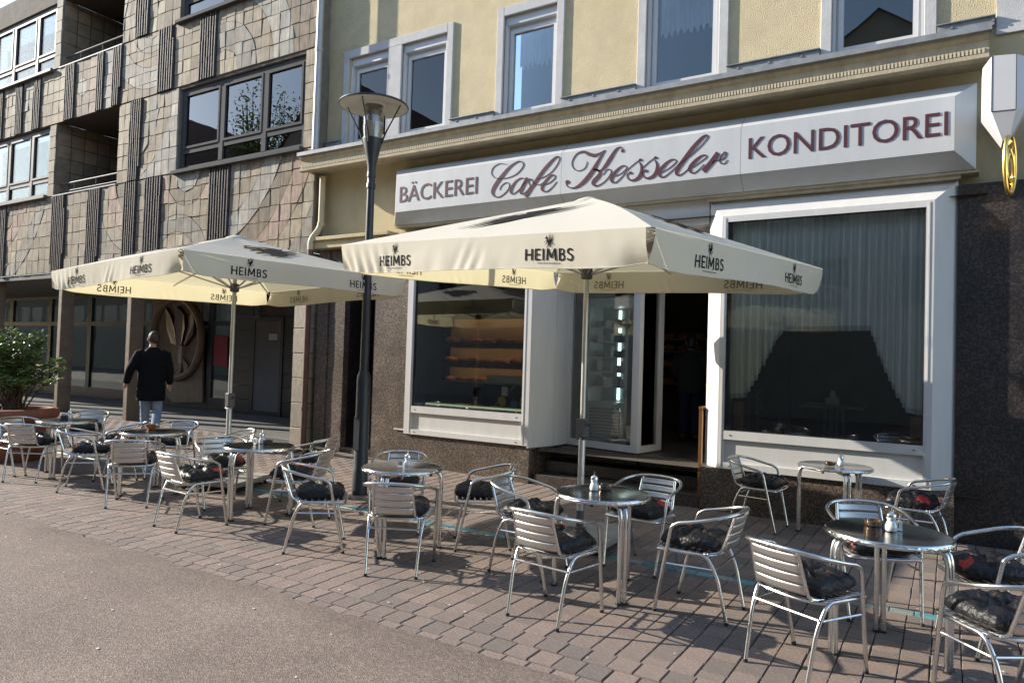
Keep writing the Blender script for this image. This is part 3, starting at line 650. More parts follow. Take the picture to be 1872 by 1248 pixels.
for xx in seam[1:3]:
    mb.add([(xx - .002, YF, FZ0), (xx + .002, YF, FZ0), (xx + .002, YO - .003, OZ0), (xx - .002, YO - .003, OZ0)], [(0, 1, 2, 3)]); mb.add([(xx - .002, YF, FZ1), (xx + .002, YF, FZ1), (xx + .002, YO - .003, OZ1), (xx - .002, YO - .003, OZ1)], [(0, 1, 2, 3)])
mb.build('seam', 'joint', sign, smooth=0)
def raised(vs, fs, y, th, name, parent, mf, me_):
    # flat faces in XZ with a thin body behind
    mb = MB(); o = len(vs); mb.v = [(x, y, z) for x, z in vs]; mb.f = [tuple(f) for f in fs]
    o1 = mb.build(name, mf, parent, smooth=0, fix=False)
    bm = bmesh.new(); bm.from_mesh(o1.data); bmesh.ops.remove_doubles(bm, verts=bm.verts[:], dist=1e-5)
    for f in bm.faces:
        if f.normal.y > 0: f.normal_flip()
    r = bmesh.ops.extrude_face_region(bm, geom=bm.faces[:])
    for g in r['geom']:
        if isinstance(g, bmesh.types.BMVert): g.co.y -= th
    bm.normal_update()
    o1.data.materials.append(MT[me_])
    for f in bm.faces: f.material_index = 0 if abs(f.normal.y) > .5 else 1
    bm.to_mesh(o1.data); bm.free(); return o1
def sign_word(s, x0, x1, z0, z1, off, name='lettering'):
    vs, fs = text2d(s, off)
    caps, _ = text2d('E', off)
    h = max(v[1] for v in caps); a = min(v[0] for v in vs); b = max(v[0] for v in vs)
    return raised([(x0 + (x - a) / (b - a) * (x1 - x0), z0 + y / h * (z1 - z0)) for x, y in vs], fs, YF - .001, .005, name, sign, 'maroon', 'maroonedge')
sign_word('BÄCKEREI', -7.207, -5.762, 4.050, 4.290, .0); sign_word('KONDITOREI', -1.990, -.046, 4.072, 4.308, .002)
s1 = lambda P, W, h=5: ([(x / 4.68 + 700, y / 4.68 + 260, wd / 4.68) for (x, y), wd in zip(P, W)])
s2 = lambda P, W: ([(x / 5.0595 + 1030, y / 5.0595 + 180, wd / 5.0595) for (x, y), wd in zip(P, W)])
ST1 = [s1([(1065, 192), (1000, 185), (948, 215), (930, 262), (952, 300), (1000, 313), (1070, 305), (1140, 275), (1190, 225), (1203, 188), (1180, 166), (1145, 172), (1085, 215), (1020, 290), (965, 365), (940, 420), (948, 455), (978, 470), (1015, 460), (1060, 420), (1082, 380), (1075, 350), (1045, 350), (1010, 380), (1000, 410)],
          [3, 5, 6, 6, 6, 6, 6, 7, 8, 9, 9, 12, 20, 28, 30, 26, 16, 10, 8, 7, 6, 6, 6, 5, 4]),
       s1([(1225, 318), (1185, 308), (1140, 335), (1105, 385), (1095, 425), (1112, 443), (1145, 425), (1190, 380), (1225, 335)], [6, 9, 14, 22, 20, 10, 7, 6, 6]),
       s1([(1238, 305), (1205, 365), (1180, 425), (1195, 443), (1230, 420), (1262, 380)], [26, 27, 24, 10, 6, 5]),
       s1([(1262, 378), (1248, 345), (1258, 318), (1278, 322)], [5, 6, 9, 13]),
       s1([(1278, 330), (1300, 355), (1335, 366), (1378, 345)], [7, 6, 6, 5]),
       s1([(1222, 470), (1262, 405), (1310, 335), (1365, 255), (1420, 190), (1470, 138), (1500, 124), (1512, 142), (1490, 195), (1440, 258), (1375, 300), (1325, 318)], [27, 28, 28, 27, 25, 17, 9, 7, 6, 6, 6, 5]),
       s1([(1372, 372), (1430, 345), (1472, 305), (1466, 282), (1438, 288), (1392, 335), (1362, 388), (1372, 418), (1408, 420), (1455, 380), (1487, 338)], [5, 6, 7, 9, 13, 22, 24, 15, 9, 6, 5])]
ST2 = [s2([(220, 585), (203, 640), (150, 670), (102, 655), (80, 610), (92, 560), (130, 512), (190, 495), (240, 517), (290, 528), (335, 510), (385, 480)], [4, 6, 7, 8, 8, 9, 12, 22, 32, 30, 14, 4]),
       s2([(388, 480), (335, 560), (265, 680), (200, 760), (140, 812), (85, 830), (40, 815), (24, 785)], [5, 22, 36, 36, 26, 14, 9, 9]),
       s2([(22, 780), (40, 772), (52, 785)], [22, 32, 22]),
       s2([(552, 468), (545, 487), (535, 492)], [20, 28, 18]), s2([(548, 456), (522, 452), (485, 478), (435, 555), (392, 620), (345, 668), (305, 660), (278, 660)], [7, 9, 22, 32, 28, 16, 18, 16]),
       s2([(300, 655), (338, 680), (330, 715), (288, 760), (276, 788), (302, 810), (350, 793), (402, 750), (440, 695), (436, 662), (402, 660), (366, 708)], [14, 24, 34, 36, 30, 16, 9, 8, 9, 9, 7, 5])]
eL = ([(478, 722), (540, 690), (583, 650), (576, 626), (538, 630), (482, 680), (446, 738), (452, 772), (486, 777), (540, 728), (586, 670)], [5, 6, 8, 10, 14, 26, 30, 20, 11, 7, 5])
sL = ([(586, 668), (650, 610), (712, 566)], [6, 6, 7]); sB = ([(702, 588), (724, 635), (720, 692), (690, 738), (640, 760), (602, 745), (590, 712), (608, 688)], [6, 22, 32, 30, 20, 12, 10, 8])
def sh(P, dx, dy): return ([(x + dx, y + dy) for x, y in P[0]], P[1])
for q in (eL, sL, sB, ([(700, 572), (716, 568), (728, 578)], [14, 22, 14]), ([(610, 690), (624, 690), (636, 696)], [18, 28, 18]),
          sh(sL, 143, -22), sh(sB, 143, -20), sh(([(700, 572), (716, 568), (728, 578)], [14, 22, 14]), 140, -20), sh(([(610, 690), (624, 690), (636, 696)], [18, 28, 18]), 142, -18),
          ([(905, 690), (985, 640), (1040, 592), (1032, 567), (990, 572), (932, 620), (890, 682), (896, 722), (932, 726), (992, 680), (1045, 630)], [5, 6, 8, 10, 14, 28, 32, 20, 11, 7, 5]),
          ([(1040, 635), (1140, 560), (1250, 462), (1322, 382), (1338, 352), (1320, 342), (1280, 368), (1205, 450), (1115, 570), (1058, 650), (1045, 695), (1070, 712), (1112, 690), (1168, 640)], [5, 6, 6, 7, 9, 14, 26, 36, 38, 36, 26, 14, 8, 6]),
          ([(1195, 640), (1270, 585), (1322, 545), (1314, 526), (1278, 532), (1218, 580), (1172, 640), (1176, 680), (1208, 690), (1252, 660), (1300, 610)], [5, 6, 8, 10, 14, 28, 32, 20, 11, 7, 5]),
          ([(1432, 505), (1368, 592), (1295, 676)], [44, 46, 44]), ([(1375, 600), (1405, 578), (1440, 572), (1478, 562), (1500, 532), (1505, 505), (1490, 498), (1466, 528), (1446, 575), (1460, 603), (1490, 602), (1517, 570)], [10, 10, 7, 7, 8, 10, 9, 10, 12, 9, 7, 5])):
    ST2.append(s2(*q))
for name, STK in (('script_lettering', ST1), ('script_lettering', ST2)):
    VS, FS = [], []
    for k, S in enumerate(STK):
        vs, fs = ribbon(S, 6); o = len(VS)
        VS += [(lambda q: (q.x, q.z))(onY(x, y, YF)) for x, y in vs]; FS += [tuple(i + o for i in f) for f in fs]
    mb = MB(); yy = YF - .004
    mb.v = [(x, yy, z) for (x, z) in VS]; mb.f = FS
    o1 = mb.build(name, 'maroon', sign, smooth=0, fix=False)
    so = o1.modifiers.new('s', 'SOLIDIFY'); so.thickness = .004; so.offset = 0

# ------------------------------------------------------------------ office building with the ceramic facade
YL = 8.38
off = empty('office_building', 'grey brown office building clad in ceramic relief tiles with dark fluted strips and arcade', 'building', (0, 0, 0))
OPN = [(-13.30, -9.62, 5.25, 6.95), (-18.17, -15.48, 5.27, 7.03), (-23.6, -18.48, 5.27, 7.0), (-13.37, -9.70, 8.33, 10.02), (-18.15, -15.47, 8.35, 10.0), (-23.6, -18.45, 8.33, 10.0)]
wall_holes(MB(), -70, -9.285, 3.42, 10.6, OPN, YL + .012, .25).build('wall', 'facjoint', off, smooth=0, fix=False)
MB().quad((-9.285, YL + .012, 3.42), (-9.285, YW + .1, 3.42), (-9.285, YW + .1, 10.6), (-9.285, YL + .012, 10.6)).build('party_wall', 'facjoint', off, smooth=0)
BANDS = [
    (3.42, 5.235, [(-24, -9.29)], [(-20.82, -20.46), (-18.17, -17.53), (-16.60, -16.05), (-15.12, -14.64), (-14.35, -13.74), (-12.18, -11.55)]),
    (5.255, 6.98, [(-18.47, -18.18), (-15.47, -13.31), (-9.61, -9.29)], [(-15.03, -14.57)]),
    (7.0, 8.32, [(-24, -9.29)], [(-21.14, -20.95), (-20.27, -19.89), (-19.39, -18.98), (-17.85, -17.39), (-16.45, -16.15), (-15.80, -15.43), (-14.07, -13.50), (-12.67, -12.13)]),
    (8.34, 10.4, [(-18.44, -18.16), (-15.46, -13.38), (-9.69, -9.29)], [(-14.99, -14.47)])]
CIRC = [  # centre x, z, radii, x range, z range
    (-11.9, 7.05, (.42, .95, 1.42, 1.97, 2.5), (-12.1, -9.2), (7.0, 10)), (-12.9, 5.25, (.42, .70), (-13.74, -12.18), (3.4, 5.3)),
    (-12.4, 6.0, (1.2, 1.6, 2.0, 2.4, 2.8, 3.2, 3.55), (-11.55, -9.2), (3.4, 5.3)), (-14.5, 5.35, (.65, .98, 1.32, 1.7), (-16.05, -15.1), (3.4, 5.3)),
    (-14.3, 8.75, (.55, .85, 1.15, 1.6), (-15.5, -14.05), (7.0, 10.4)), (-21.6, 6.3, (1.7, 2.1, 2.5, 2.9, 3.3), (-20.45, -18.2), (3.4, 5.3)),
    (-15.3, 6.9, (.95, 1.35, 1.75), (-14.57, -13.3), (5.2, 7.0)), (-17.08, 7.68, (.22,), (-17.4, -16.7), (7.0, 8.3)), (-13.2, 3.3, (.75, 1.1), (-13.74, -12.2), (3.4, 4.6))]
PAL = [(.235, .215, .175), (.30, .25, .175), (.30, .215, .165), (.19, .150, .105), (.305, .285, .245), (.25, .205, .145)]
def split(poly, cx, cz, r):
    k = len(poly); s = [math.hypot(x - cx, z - cz) - r for x, z in poly]
    if all(v >= 0 for v in s) or all(v <= 0 for v in s): return [poly]
    A, B = [], []
    for i in range(k):
        p, q = poly[i], poly[(i + 1) % k]; (A if s[i] >= 0 else B).append(p)
        if s[i] * s[(i + 1) % k] < 0:
            lo, hi = 0.0, 1.0
            for _ in range(14):
                mm = (lo + hi) / 2; v = math.hypot(p[0] + (q[0] - p[0]) * mm - cx, p[1] + (q[1] - p[1]) * mm - cz) - r
                if (v >= 0) == (s[i] >= 0): lo = mm
                else: hi = mm
            c = (p[0] + (q[0] - p[0]) * lo, p[1] + (q[1] - p[1]) * lo); A.append(c); B.append(c)
    return [P for P in (A, B) if len(P) >= 3]
def area(P): return abs(sum(P[i][0] * P[(i + 1) % len(P)][1] - P[(i + 1) % len(P)][0] * P[i][1] for i in range(len(P)))) / 2
TILES = []
for (z0, z1, spans, ribs) in BANDS:
    cuts = []
    for a, b in spans:
        x = a
        for c, d in sorted(ribs):
            if a <= c and d <= b + .05:
                if c - x > .05: cuts.append((x, c))
                x = d
        if b - x > .04: cuts.append((x, b))
    for c, d in ribs:
        mb = MB(); nb = max(3, round((d - c) / .082)); wd = (d - c) / nb
        for i in range(nb):
            xa = c + i * wd; lo = z0 + (.0 if rnd.random() < .8 else rnd.uniform(.05, .5) if i in (0, nb - 1) else 0); hi = z1 - (rnd.uniform(.1, .5) if i in (0, nb - 1) and rnd.random() < .25 else 0)
            q = 6; pts = []
            zz = lo
            while zz < hi - .01:
                ze = min(hi, zz + rnd.uniform(.3, .6)); dp = .055 + rnd.uniform(-.004, .004); j = rnd.uniform(-.0015, .0015)
                mb.add([(xa + .008 + j, YL + .01, zz), (xa + wd * .3 + j, YL - dp, zz), (xa + wd * .62 + j, YL - dp, zz), (xa + wd - .012 + j, YL + .01, zz),
                        (xa + .008 + j, YL + .01, ze - .006), (xa + wd * .3 + j, YL - dp, ze - .006), (xa + wd * .62 + j, YL - dp, ze - .006), (xa + wd - .012 + j, YL + .01, ze - .006)],
                       [(0, 1, 5, 4), (1, 2, 6, 5), (2, 3, 7, 6), (0, 3, 2, 1), (4, 5, 6, 7)]); zz = ze
        mb.build('fluted_strip', 'rib', off, smooth=0)
    for c, d in cuts:
        nc = max(1, round((d - c) / .27)); xs_ = [c + (d - c) * i / nc for i in range(nc + 1)]
        nr = max(1, round((z1 - z0) / .285))
        jit = [0] + [rnd.uniform(-.010, .010) for _ in range(nc - 1)] + [0]
        zrow = [z0] + [z0 + (z1 - z0) * (j + rnd.uniform(-.10, .10)) / nr for j in range(1, nr)] + [z1]
        for i in range(nc):
            zsr = [z0] + [z + rnd.uniform(-.012, .012) for z in zrow[1:-1]] + [z1]
            for j in range(nr):
                P = [[(xs_[i] + jit[i], zsr[j]), (xs_[i + 1] + jit[i + 1], zsr[j]), (xs_[i + 1] + jit[i + 1], zsr[j + 1]), (xs_[i] + jit[i], zsr[j + 1])]]
                key = 0
                for ci, (cx, cz, rr, xr, zr) in enumerate(CIRC):
                    mx_, mz_ = (xs_[i] + xs_[i + 1]) / 2, (zsr[j] + zsr[j + 1]) / 2
                    if xr[0] < mx_ < xr[1] and zr[0] < mz_ < zr[1]:
                        for r0 in rr: P = [q for p0 in P for q in split(p0, cx, cz, r0)]
                for q in P:
                    if area(q) < .0025: continue
                    gx_, gz_ = sum(a for a, _ in q) / len(q), sum(b for _, b in q) / len(q); band = -1
                    for ci, (cx, cz, rr, xr, zr) in enumerate(CIRC):
                        if xr[0] < gx_ < xr[1] and zr[0] < gz_ < zr[1]: band = ci * 3 + sum(math.hypot(gx_ - cx, gz_ - cz) > r0 for r0 in rr)
                    if band < 0: base = PAL[int((c * 7.3 + i // 2) * 1.7) % 6]; pr = .017
                    else: base = PAL[(band * 5 + 1) % 6]; pr = .016 + .004 * (band % 2)
                    TILES.append((q, base, pr))
def tile_mesh(q, base, pr, mb, cols):
    k = len(q); cx, cz = sum(a for a, _ in q) / k, sum(b for _, b in q) / k; s = 1 - .0055 / math.sqrt(area(q))
    q = [(cx + (x - cx) * s, cz + (z - cz) * s) for x, z in q]; tx, tz = rnd.uniform(-.03, .03), rnd.uniform(-.03, .03); pr += rnd.uniform(-.005, .005); c_ = .82
    o = len(mb.v)
    fro = [(cx + (x - cx) * .955, YL - pr + tx * (x - cx) + tz * (z - cz), cz + (z - cz) * .955) for x, z in q]
    mid = [(x, YL - pr + .008 + tx * (x - cx) + tz * (z - cz), z) for x, z in q]; bck = [(x, YL + .013, z) for x, z in q]
    mb.v += fro + mid + bck; mb.f.append(tuple(o + i for i in range(k)))
    for i in range(k):
        j = (i + 1) % k; mb.f += [(o + i, o + k + i, o + k + j, o + j), (o + k + i, o + 2 * k + i, o + 2 * k + j, o + k + j)]
    g = rnd.uniform(.86, 1.14); h = rnd.uniform(-.04, .04)
    cols += [(base[0] * g * (1 + h), base[1] * g, base[2] * g * (1 - h), 1)] * (3 * k)
def tile_obj(name, mb, cols, parent):
    o = mb.build(name, 'tile', parent, smooth=0, fix=True)
    a = o.data.color_attributes.new('glaze', 'FLOAT_COLOR', 'POINT'); a.data.foreach_set('color', [x for c in cols for x in c]); return o
def parea(q):
    P = [pix((x, YL, z)) for x, z in q]; m_ = P[0]
    ok = any(-5 < p[0] < 1877 and -5 < p[1] < 600 for p in P)
    return area([(p[0], p[1]) for p in P]) if ok else 0
order = sorted(range(len(TILES)), key=lambda k: -parea(TILES[k][0])); one = set(order[:296])
mbB, cB = MB(), []
for k, T in enumerate(TILES):
    if k in one: mb, cc = MB(), []; tile_mesh(*T, mb, cc); tile_obj('facade_tile', mb, cc, off)
    else: tile_mesh(*T, mbB, cB)
tag(tile_obj('facade_tile_field', mbB, cB, off), kind='stuff')
def office_window(x0, x1, z0, z1, mull, ztr, light):
    fm = 'framelight' if light else 'framegrey'; mull = sorted(mull)
    mb = frame_box(MB(), x0 + .02, x1 - .02, z0 + .03, z1 - .02, .09, YL + .06, YL + .16)
    for x in mull: mb.box(x - .06, x + .06, YL + .055, YL + .16, z0 + .12, z1 - .11)
    xx = [x0 + .11] + [v for x in mull for v in (x - .06, x + .06)] + [x1 - .11]
    for a, b in zip(xx[::2], xx[1::2]): mb.box(a, b, YL + .065, YL + .15, ztr - .05, ztr + .05)
    w_ = mb.build('window', fm, off, smooth=0)
    mb = MB()
    for a, b in zip(xx[::2], xx[1::2]):
        frame_box(mb, a, b, ztr + .05, z1 - .11, .045, YL + .045, YL + .10)
    mb.build('sash', fm, w_, smooth=0)
    for a, b in zip(xx[::2], xx[1::2]):
        MB().box(a + .045, b - .045, YL + .085, YL + .092, ztr + .095, z1 - .155).build('pane', 'glassarc' if light else 'glassoff', w_, smooth=0)
        MB().box(a, b, YL + .095, YL + .102, z0 + .12, ztr - .05).build('pane', 'glassarc' if light else 'glassoff', w_, smooth=0)
    MB().box(x0 - .05, x1 + .04, YL - .11, YL + .05, z0 - .05, z0 + .025, .008).build('sill', 'framelight' if light else 'framegrey', w_, smooth=0)
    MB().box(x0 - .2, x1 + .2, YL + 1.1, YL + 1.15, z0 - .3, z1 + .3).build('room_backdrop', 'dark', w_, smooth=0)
def mx_(px, py): return onY(px, py, YL).x
office_window(-13.30, -9.62, 5.25, 6.95, [mx_(400, 225), mx_(479, 200)], 5.68, False)
office_window(-13.37, -9.70, 8.33, 10.02, [mx_(408, 20), -10.9], 8.76, False)
office_window(-23.5, -18.48, 5.27, 7.0, [mx_(53, 300), mx_(11, 320), -21.8], 5.72, True)
office_window(-23.5, -18.45, 8.33, 10.0, [mx_(64, 90), mx_(21, 110), -21.8], 8.78, True)
def balcony(x0, x1, z0, z1):
    yb = YL + 2.2
    mb = MB(); mb.quad((x0, yb, z0 - 1), (x1, yb, z0 - 1), (x1, yb, z1), (x0, yb, z1)); mb.quad((x1, YL + .2, z0 - 1), (x1, yb, z0 - 1), (x1, yb, z1), (x1, YL + .2, z1)); mb.quad((x0, YL + .02, z1 - .001), (x1, YL + .02, z1 - .001), (x1, yb, z1 - .001), (x0, yb, z1 - .001)); mb.quad((x0, YL + .25, z0 - 1), (x0, yb, z0 - 1), (x1, yb, z0 - 1), (x1, YL + .25, z0 - 1))
    mb.quad((x0, YL + .2, z0 - 1), (x0, YL + .2, z0 + .0), (x1, YL + .2, z0), (x1, YL + .2, z0 - 1)); mb.quad((x0 - .006, YL + .02, z0 - 1), (x0 - .006, yb, z0 - 1), (x0 - .006, yb, z1), (x0 - .006, YL + .02, z1))
    bw = mb.build('balcony', 'brownwall', off, smooth=0)
    mb = MB(); k = 0; y = YL + .03; row = 0; z = z0 + .0
    while z < z1 - .05:
        y = YL + .02
        while y < yb - .05:
            mb.box(x0 - .004, x0 + rnd.uniform(.004, .012), y + .006, min(yb, y + .30) - .006, z + .006, min(z1, z + .30) - .006); y += .31
        z += .31
    tag(mb.build('wall_tile_field', 'browntile', bw, smooth=0), kind='stuff')
    mb = MB(); mb.tube([(x0 + .02, YL + .12, z0 + .28), (x1 - .02, YL + .12, z0 + .28)], .02); mb.tube([(x0 + .02, YL + .12, z0 + .10), (x1 - .02, YL + .12, z0 + .10)], .014)
    for f in (.25, .6): mb.tube([(x0 + (x1 - x0) * f, YL + .12, z0 - .05), (x0 + (x1 - x0) * f, YL + .12, z0 + .28)], .014)
    mb.build('railing', 'framelight', bw)
    MB().box(x0 - .02, x1 + .02, YL - .04, YL + .24, z0 - .035, z0 - .005, .004).build('coping', 'zinc', bw, smooth=0)
balcony(-18.17, -15.48, 5.27, 7.03); balcony(-18.15, -15.47, 8.35, 10.0)
# arcade: soffit, floor, blade columns, shopfront, relief wall and door
YB = 11.4
MB().box(-70, -9.29, YL + .015, YB + .4, 3.30, 3.418).build('soffit', 'soffit', off, smooth=0)
mb = MB(); mb.box(-40, -9.3, 8.52, 14, -.1, .185, .01); tag(mb.build('arcade_floor', 'concretefloor', smooth=0), kind='structure')
for x in (-17.71, -14.84, -21.2, -24.6):
    MB().box(x, x + .15, YL - .005, YL + .29, 0, 3.30, .01).build('column', 'reliefclay', off, smooth=0)
zc = 0.0
for k in range(8): MB().box(-9.66, -9.30, YL - .02 + rnd.uniform(0, .012), YL + .4, zc + .005, zc + .42, .008).build('pier_stone', MT['reliefclay'] if 0 else 'surround' if 0 else 'facadestone', off, smooth=0) if 'facadestone' in MT else None; 
MT['facadestone'] = mat('facadestone_mat', (.27, .235, .175), .6, var=.25, vscale=7, objr=.12, bump=.5, bscale=16, stretch=(4, 4, 1), dirt=.3, dcol=(.13, .10, .08), dscale=3)
for k in range(8): MB().box(-9.66, -9.30, YL - .02 + rnd.uniform(0, .012), YL + .4, .425 * k + .004, .425 * (k + 1) - .004, .008).build('pier_stone', 'facadestone', off, smooth=0)
mb = MB(); mb.box(-9.36, -9.30, YL + .4, YB + .2, 0, 3.3); mb.box(-14.3, -9.36, YB, YB + .2, .18, 3.3); mb.build('arcade_wall', 'brownwall', off, smooth=0)
MB().box(-40, -14.3, YB + 1.6, YB + 1.7, 0, 3.4).build('shop_backdrop', 'dark', off, smooth=0)
xs_ = [-36, -33, -30, -27.2, -24.6, -22.2, -20.1, -18.2, -16.3, -14.32]
for a, b in zip(xs_, xs_[1:]):
    mb = frame_box(MB(), a + .004, b - .004, .19, 3.29, .09, YB, YB + .1, .3); mb.box(a + .1, b - .1, YB + .002, YB + .098, 2.35, 2.47)
    w_ = mb.build('shopfront', 'darkframe', off, smooth=0)
    MB().box(a + .094, b - .094, YB + .04, YB + .048, .49, 2.35).build('pane', 'glassarc', w_, smooth=0); MB().box(a + .094, b - .094, YB + .04, YB + .048, 2.47, 3.2).build('pane', 'glassarc', w_, smooth=0)
dx0, dx1 = onY(468, 660, YB).x, onY(515, 660, YB).x
d_ = frame_box(MB(), dx0 - .1, dx1 + .1, .19, onY(490, 580, YB).z, .1, YB - .07, YB - .004).build('door', 'darkframe', off, smooth=0)
MB().box(dx0, dx1, YB - .05, YB - .03, .29, onY(490, 580, YB).z - .1).build('door_leaf', 'soffit', d_, smooth=0)
MB().box(dx0 + .5, dx0 + .8, YB - .056, YB - .05, 2.0, 2.15).build('notice', 'surround', d_, smooth=0)
mb = MB()
for z in range(9):
    for k in range(4):
        xa = dx0 - .75 + .16 * k * 0; 
    mb.box(dx0 - .8, dx0 - .12, YB - .05 - rnd.uniform(0, .012), YB - .004, .2 + z * .34, .2 + z * .34 + .325); mb.box(dx1 + .12, dx1 + .62, YB - .05 - rnd.uniform(0, .012), YB - .004, .2 + z * .34, .2 + z * .34 + .325)
tag(mb.build('dark_brick_course', 'darkframe', off, smooth=0), kind='stuff')
# tulip relief
def pz(px, py, y=YB): q = onY(px, py, y); return (q.x, q.z)
rel = MB().prismXZ([pz(*q) for q in ((283, 548), (372, 556), (374, 735), (318, 735), (283, 690))], YB - .06, YB - .003).build('relief_panel', 'reliefclay', off, smooth=0)
ring = [pz(331 + 44 * math.cos(a), 618 + 72 * math.sin(a)) for a in [2 * math.pi * k / 40 for k in range(40)]]
MB().tube([(x, YB - .10, z) for x, z in ring], .10, 8, closed=True, flat=1).build('relief_ring', 'reliefclay', rel)
for P in ([(312, 562), (322, 578), (330, 600), (334, 630), (322, 628), (314, 600)], [(334, 560), (346, 575), (350, 600), (342, 632), (334, 632), (328, 604)], [(360, 562), (366, 590), (362, 612), (348, 632), (344, 628), (352, 598)]):
    MB().prismXZ([pz(*q) for q in P], YB - .17, YB - .06, dy=lambda x, z: rnd.uniform(-.03, .03)).build('petal', 'purple', rel, smooth=0)
MB().prismXZ([pz(*q) for q in ((337, 633), (343, 633), (341, 664), (335, 664))], YB - .16, YB - .06).build('stem', 'facadestone', rel, smooth=0)
for P in ([(337, 664), (341, 664), (338, 684), (324, 694), (332, 680)], [(340, 650), (352, 668), (350, 690), (344, 672)]):
    MB().prismXZ([pz(*q) for q in P], YB - .14, YB - .06).build('leaf', 'reliefclay', rel, smooth=0)
pn = MB().prismXZ([pz(*q) for q in ((393, 612), (417, 616), (416, 672), (391, 668))], YB - .02, YB - .003).build('poster', 'red', off, smooth=0)

# ------------------------------------------------------------------ drainpipe between the two houses
dp = empty('drainpipe', 'pale drainpipe turning brown below, running down the joint between the two buildings', 'drainpipe', (-9.2, 8.3, 0))
def loc(P, o): return [(p[0] - o[0], p[1] - o[1], p[2] - o[2]) for p in P]
oo = (-9.2, 8.3, 0)
q = lambda x, y, Y: tuple(onY(x, y, Y))
MB().tube(loc([(-9.20, 8.28, 10.3), (-9.20, 8.28, 5.15)], oo), .058, 14).build('upper_pipe', 'pipegrey', dp)
MB().tube(loc([(-9.20, 8.28, 6.9), (-9.20, 8.28, 6.84)], oo), .068, 14).build('pipe_collar', 'pipegrey', dp)
MB().tube(loc(fillet([(-9.14, 8.42, 4.72), (-9.14, 8.42, 3.86), (-9.22, 8.28, 3.62), (-9.22, 8.28, 3.45)], .12, 6), oo), .052, 14).build('middle_pipe', 'pipeyellow', dp)
MB().tube(loc([(-9.14, 8.42, 3.93), (-9.14, 8.42, 3.87)], oo), .064, 14).build('pipe_collar', 'pipeyellow', dp)
MB().tube(loc([(-9.22, 8.28, 3.46), (-9.22, 8.28, .02)], oo), .05, 14).build('lower_pipe', 'pipebrown', dp)
MB().tube(loc([(-9.22, 8.28, .80), (-9.22, 8.28, .74)], oo), .062, 14).build('pipe_collar', 'pipebrown', dp)

# ------------------------------------------------------------------ projecting light box with a gilded guild emblem
hs = empty('light_box_sign', 'white faceted light box projecting from the wall at the upper right edge', 'sign', (.375, 7.5, 4.0))
def hx(pts, o=(.375, 7.5, 4.0)): return [(p[0] - o[0], p[1] - o[1], p[2] - o[2]) for p in pts]
V = [(.285, 7.5, 4.027), (.463, 7.5, 4.02), (.463, 7.5, 4.512), (.285, 7.5, 4.53), (.219, 7.58, 4.05), (.54, 7.58, 4.04), (.54, 7.58, 4.50), (.219, 7.58, 4.46), (.219, 7.85, 4.05), (.54, 7.85, 4.04), (.54, 7.85, 4.5), (.219, 7.85, 4.46), (.372, 7.56, 3.77), (.42, 7.56, 3.77), (.42, 7.8, 3.77), (.372, 7.8, 3.77)]
MB().add(hx(V), [(0, 1, 2, 3), (0, 3, 7, 4), (1, 5, 6, 2), (4, 7, 11, 8), (5, 9, 10, 6), (2, 6, 10, 11, 7, 3), (0, 4, 12), (1, 13, 5), (0, 12, 13, 1), (4, 8, 15, 12), (5, 13, 14, 9), (8, 11, 10, 9)]).build('casing', 'whitepvc', hs, smooth=0)
MB().add(hx([V[12], V[13], V[14], V[15], V[8], V[9]]), [(0, 3, 2, 1), (4, 5, 2, 3)]).build('underside', 'soffit', hs, smooth=0)
mb = MB()
for a, b in ((0, 3), (1, 2), (0, 1)): mb.tube(hx([V[a], V[b]]), .004, 5)
mb.build('edge_trim', 'framegrey', hs)
MB().box(.33 - .375, .44 - .375, .35, 1.09, .12, .34).build('bracket', 'whitepvc', hs, smooth=0)
ge = empty('guild_emblem', 'gold oval baker guild emblem hanging under the white light box', 'emblem', (.43, 7.62, 3.90), R(-20))
MB().tube([(0, 0, .0), (0, 0, -.06)], .008).build('hook', 'gold', ge)
MB().tube([(0, .13 * math.cos(a), -.33 + .27 * math.sin(a)) for a in [2 * math.pi * k / 36 for k in range(36)]], .017, 8, closed=True).build('wreath_ring', 'gold', ge)
MB().tube(spline([(.01, -.02, -.50), (.0, -.09, -.42), (.0, -.085, -.25), (0, -.02, -.20), (.012, .03, -.30), (0, .08, -.44), (-.012, 0, -.47), (0, -.08, -.44), (-.012, -.03, -.30), (0, .02, -.20), (0, .085, -.25), (0, .09, -.42), (.01, .02, -.50)], 6), .016, 8).build('pretzel', 'gold', ge)
mb = MB(); mb.add([(0, -.05, -.10), (0, .05, -.10), (0, .04, -.17), (0, -.04, -.17), (.02, 0, -.13)], [(0, 1, 4), (1, 2, 4), (2, 3, 4), (3, 0, 4), (0, 3, 2, 1)]); mb.build('crown', 'gold', ge, smooth=0)

# ------------------------------------------------------------------ street lamp
LX, LY = -6.045, 6.344
lp = empty('street_lamp', 'dark street lamp post with a flat disc reflector and glass cylinder', 'street lamp', (LX, LY, 0))
MB().lathe([(.092, 0), (.092, .30), (.086, .315), (.084, 1.40), (.080, 1.44), (.058, 1.50)], 24).build('lower_post', 'lampblack', lp)
MB().lathe([(.054, 1.49), (.046, 3.72), (.056, 3.73), (.056, 3.78), (.048, 3.80), (.048, 3.86), (.055, 3.865), (.055, 3.90), (.05, 3.93)], 20).build('upper_post', 'lampblack', lp)
MB().lathe([(.05, 3.90), (.052, 4.0), (.088, 4.18), (.124, 4.32), (.124, 4.34)], 24).build('cone_socket', 'lampblack', lp)
MB().lathe([(.112, 4.335), (.122, 4.45), (.122, 4.60), (.112, 4.735)], 24, cap0=False, cap1=False).build('glass_cylinder', 'lampglass', lp)
MB().lathe([(.035, 4.34), (.035, 4.45), (.055, 4.46), (.058, 4.70)], 14).build('lamp_bulb', 'lampwhite', lp)
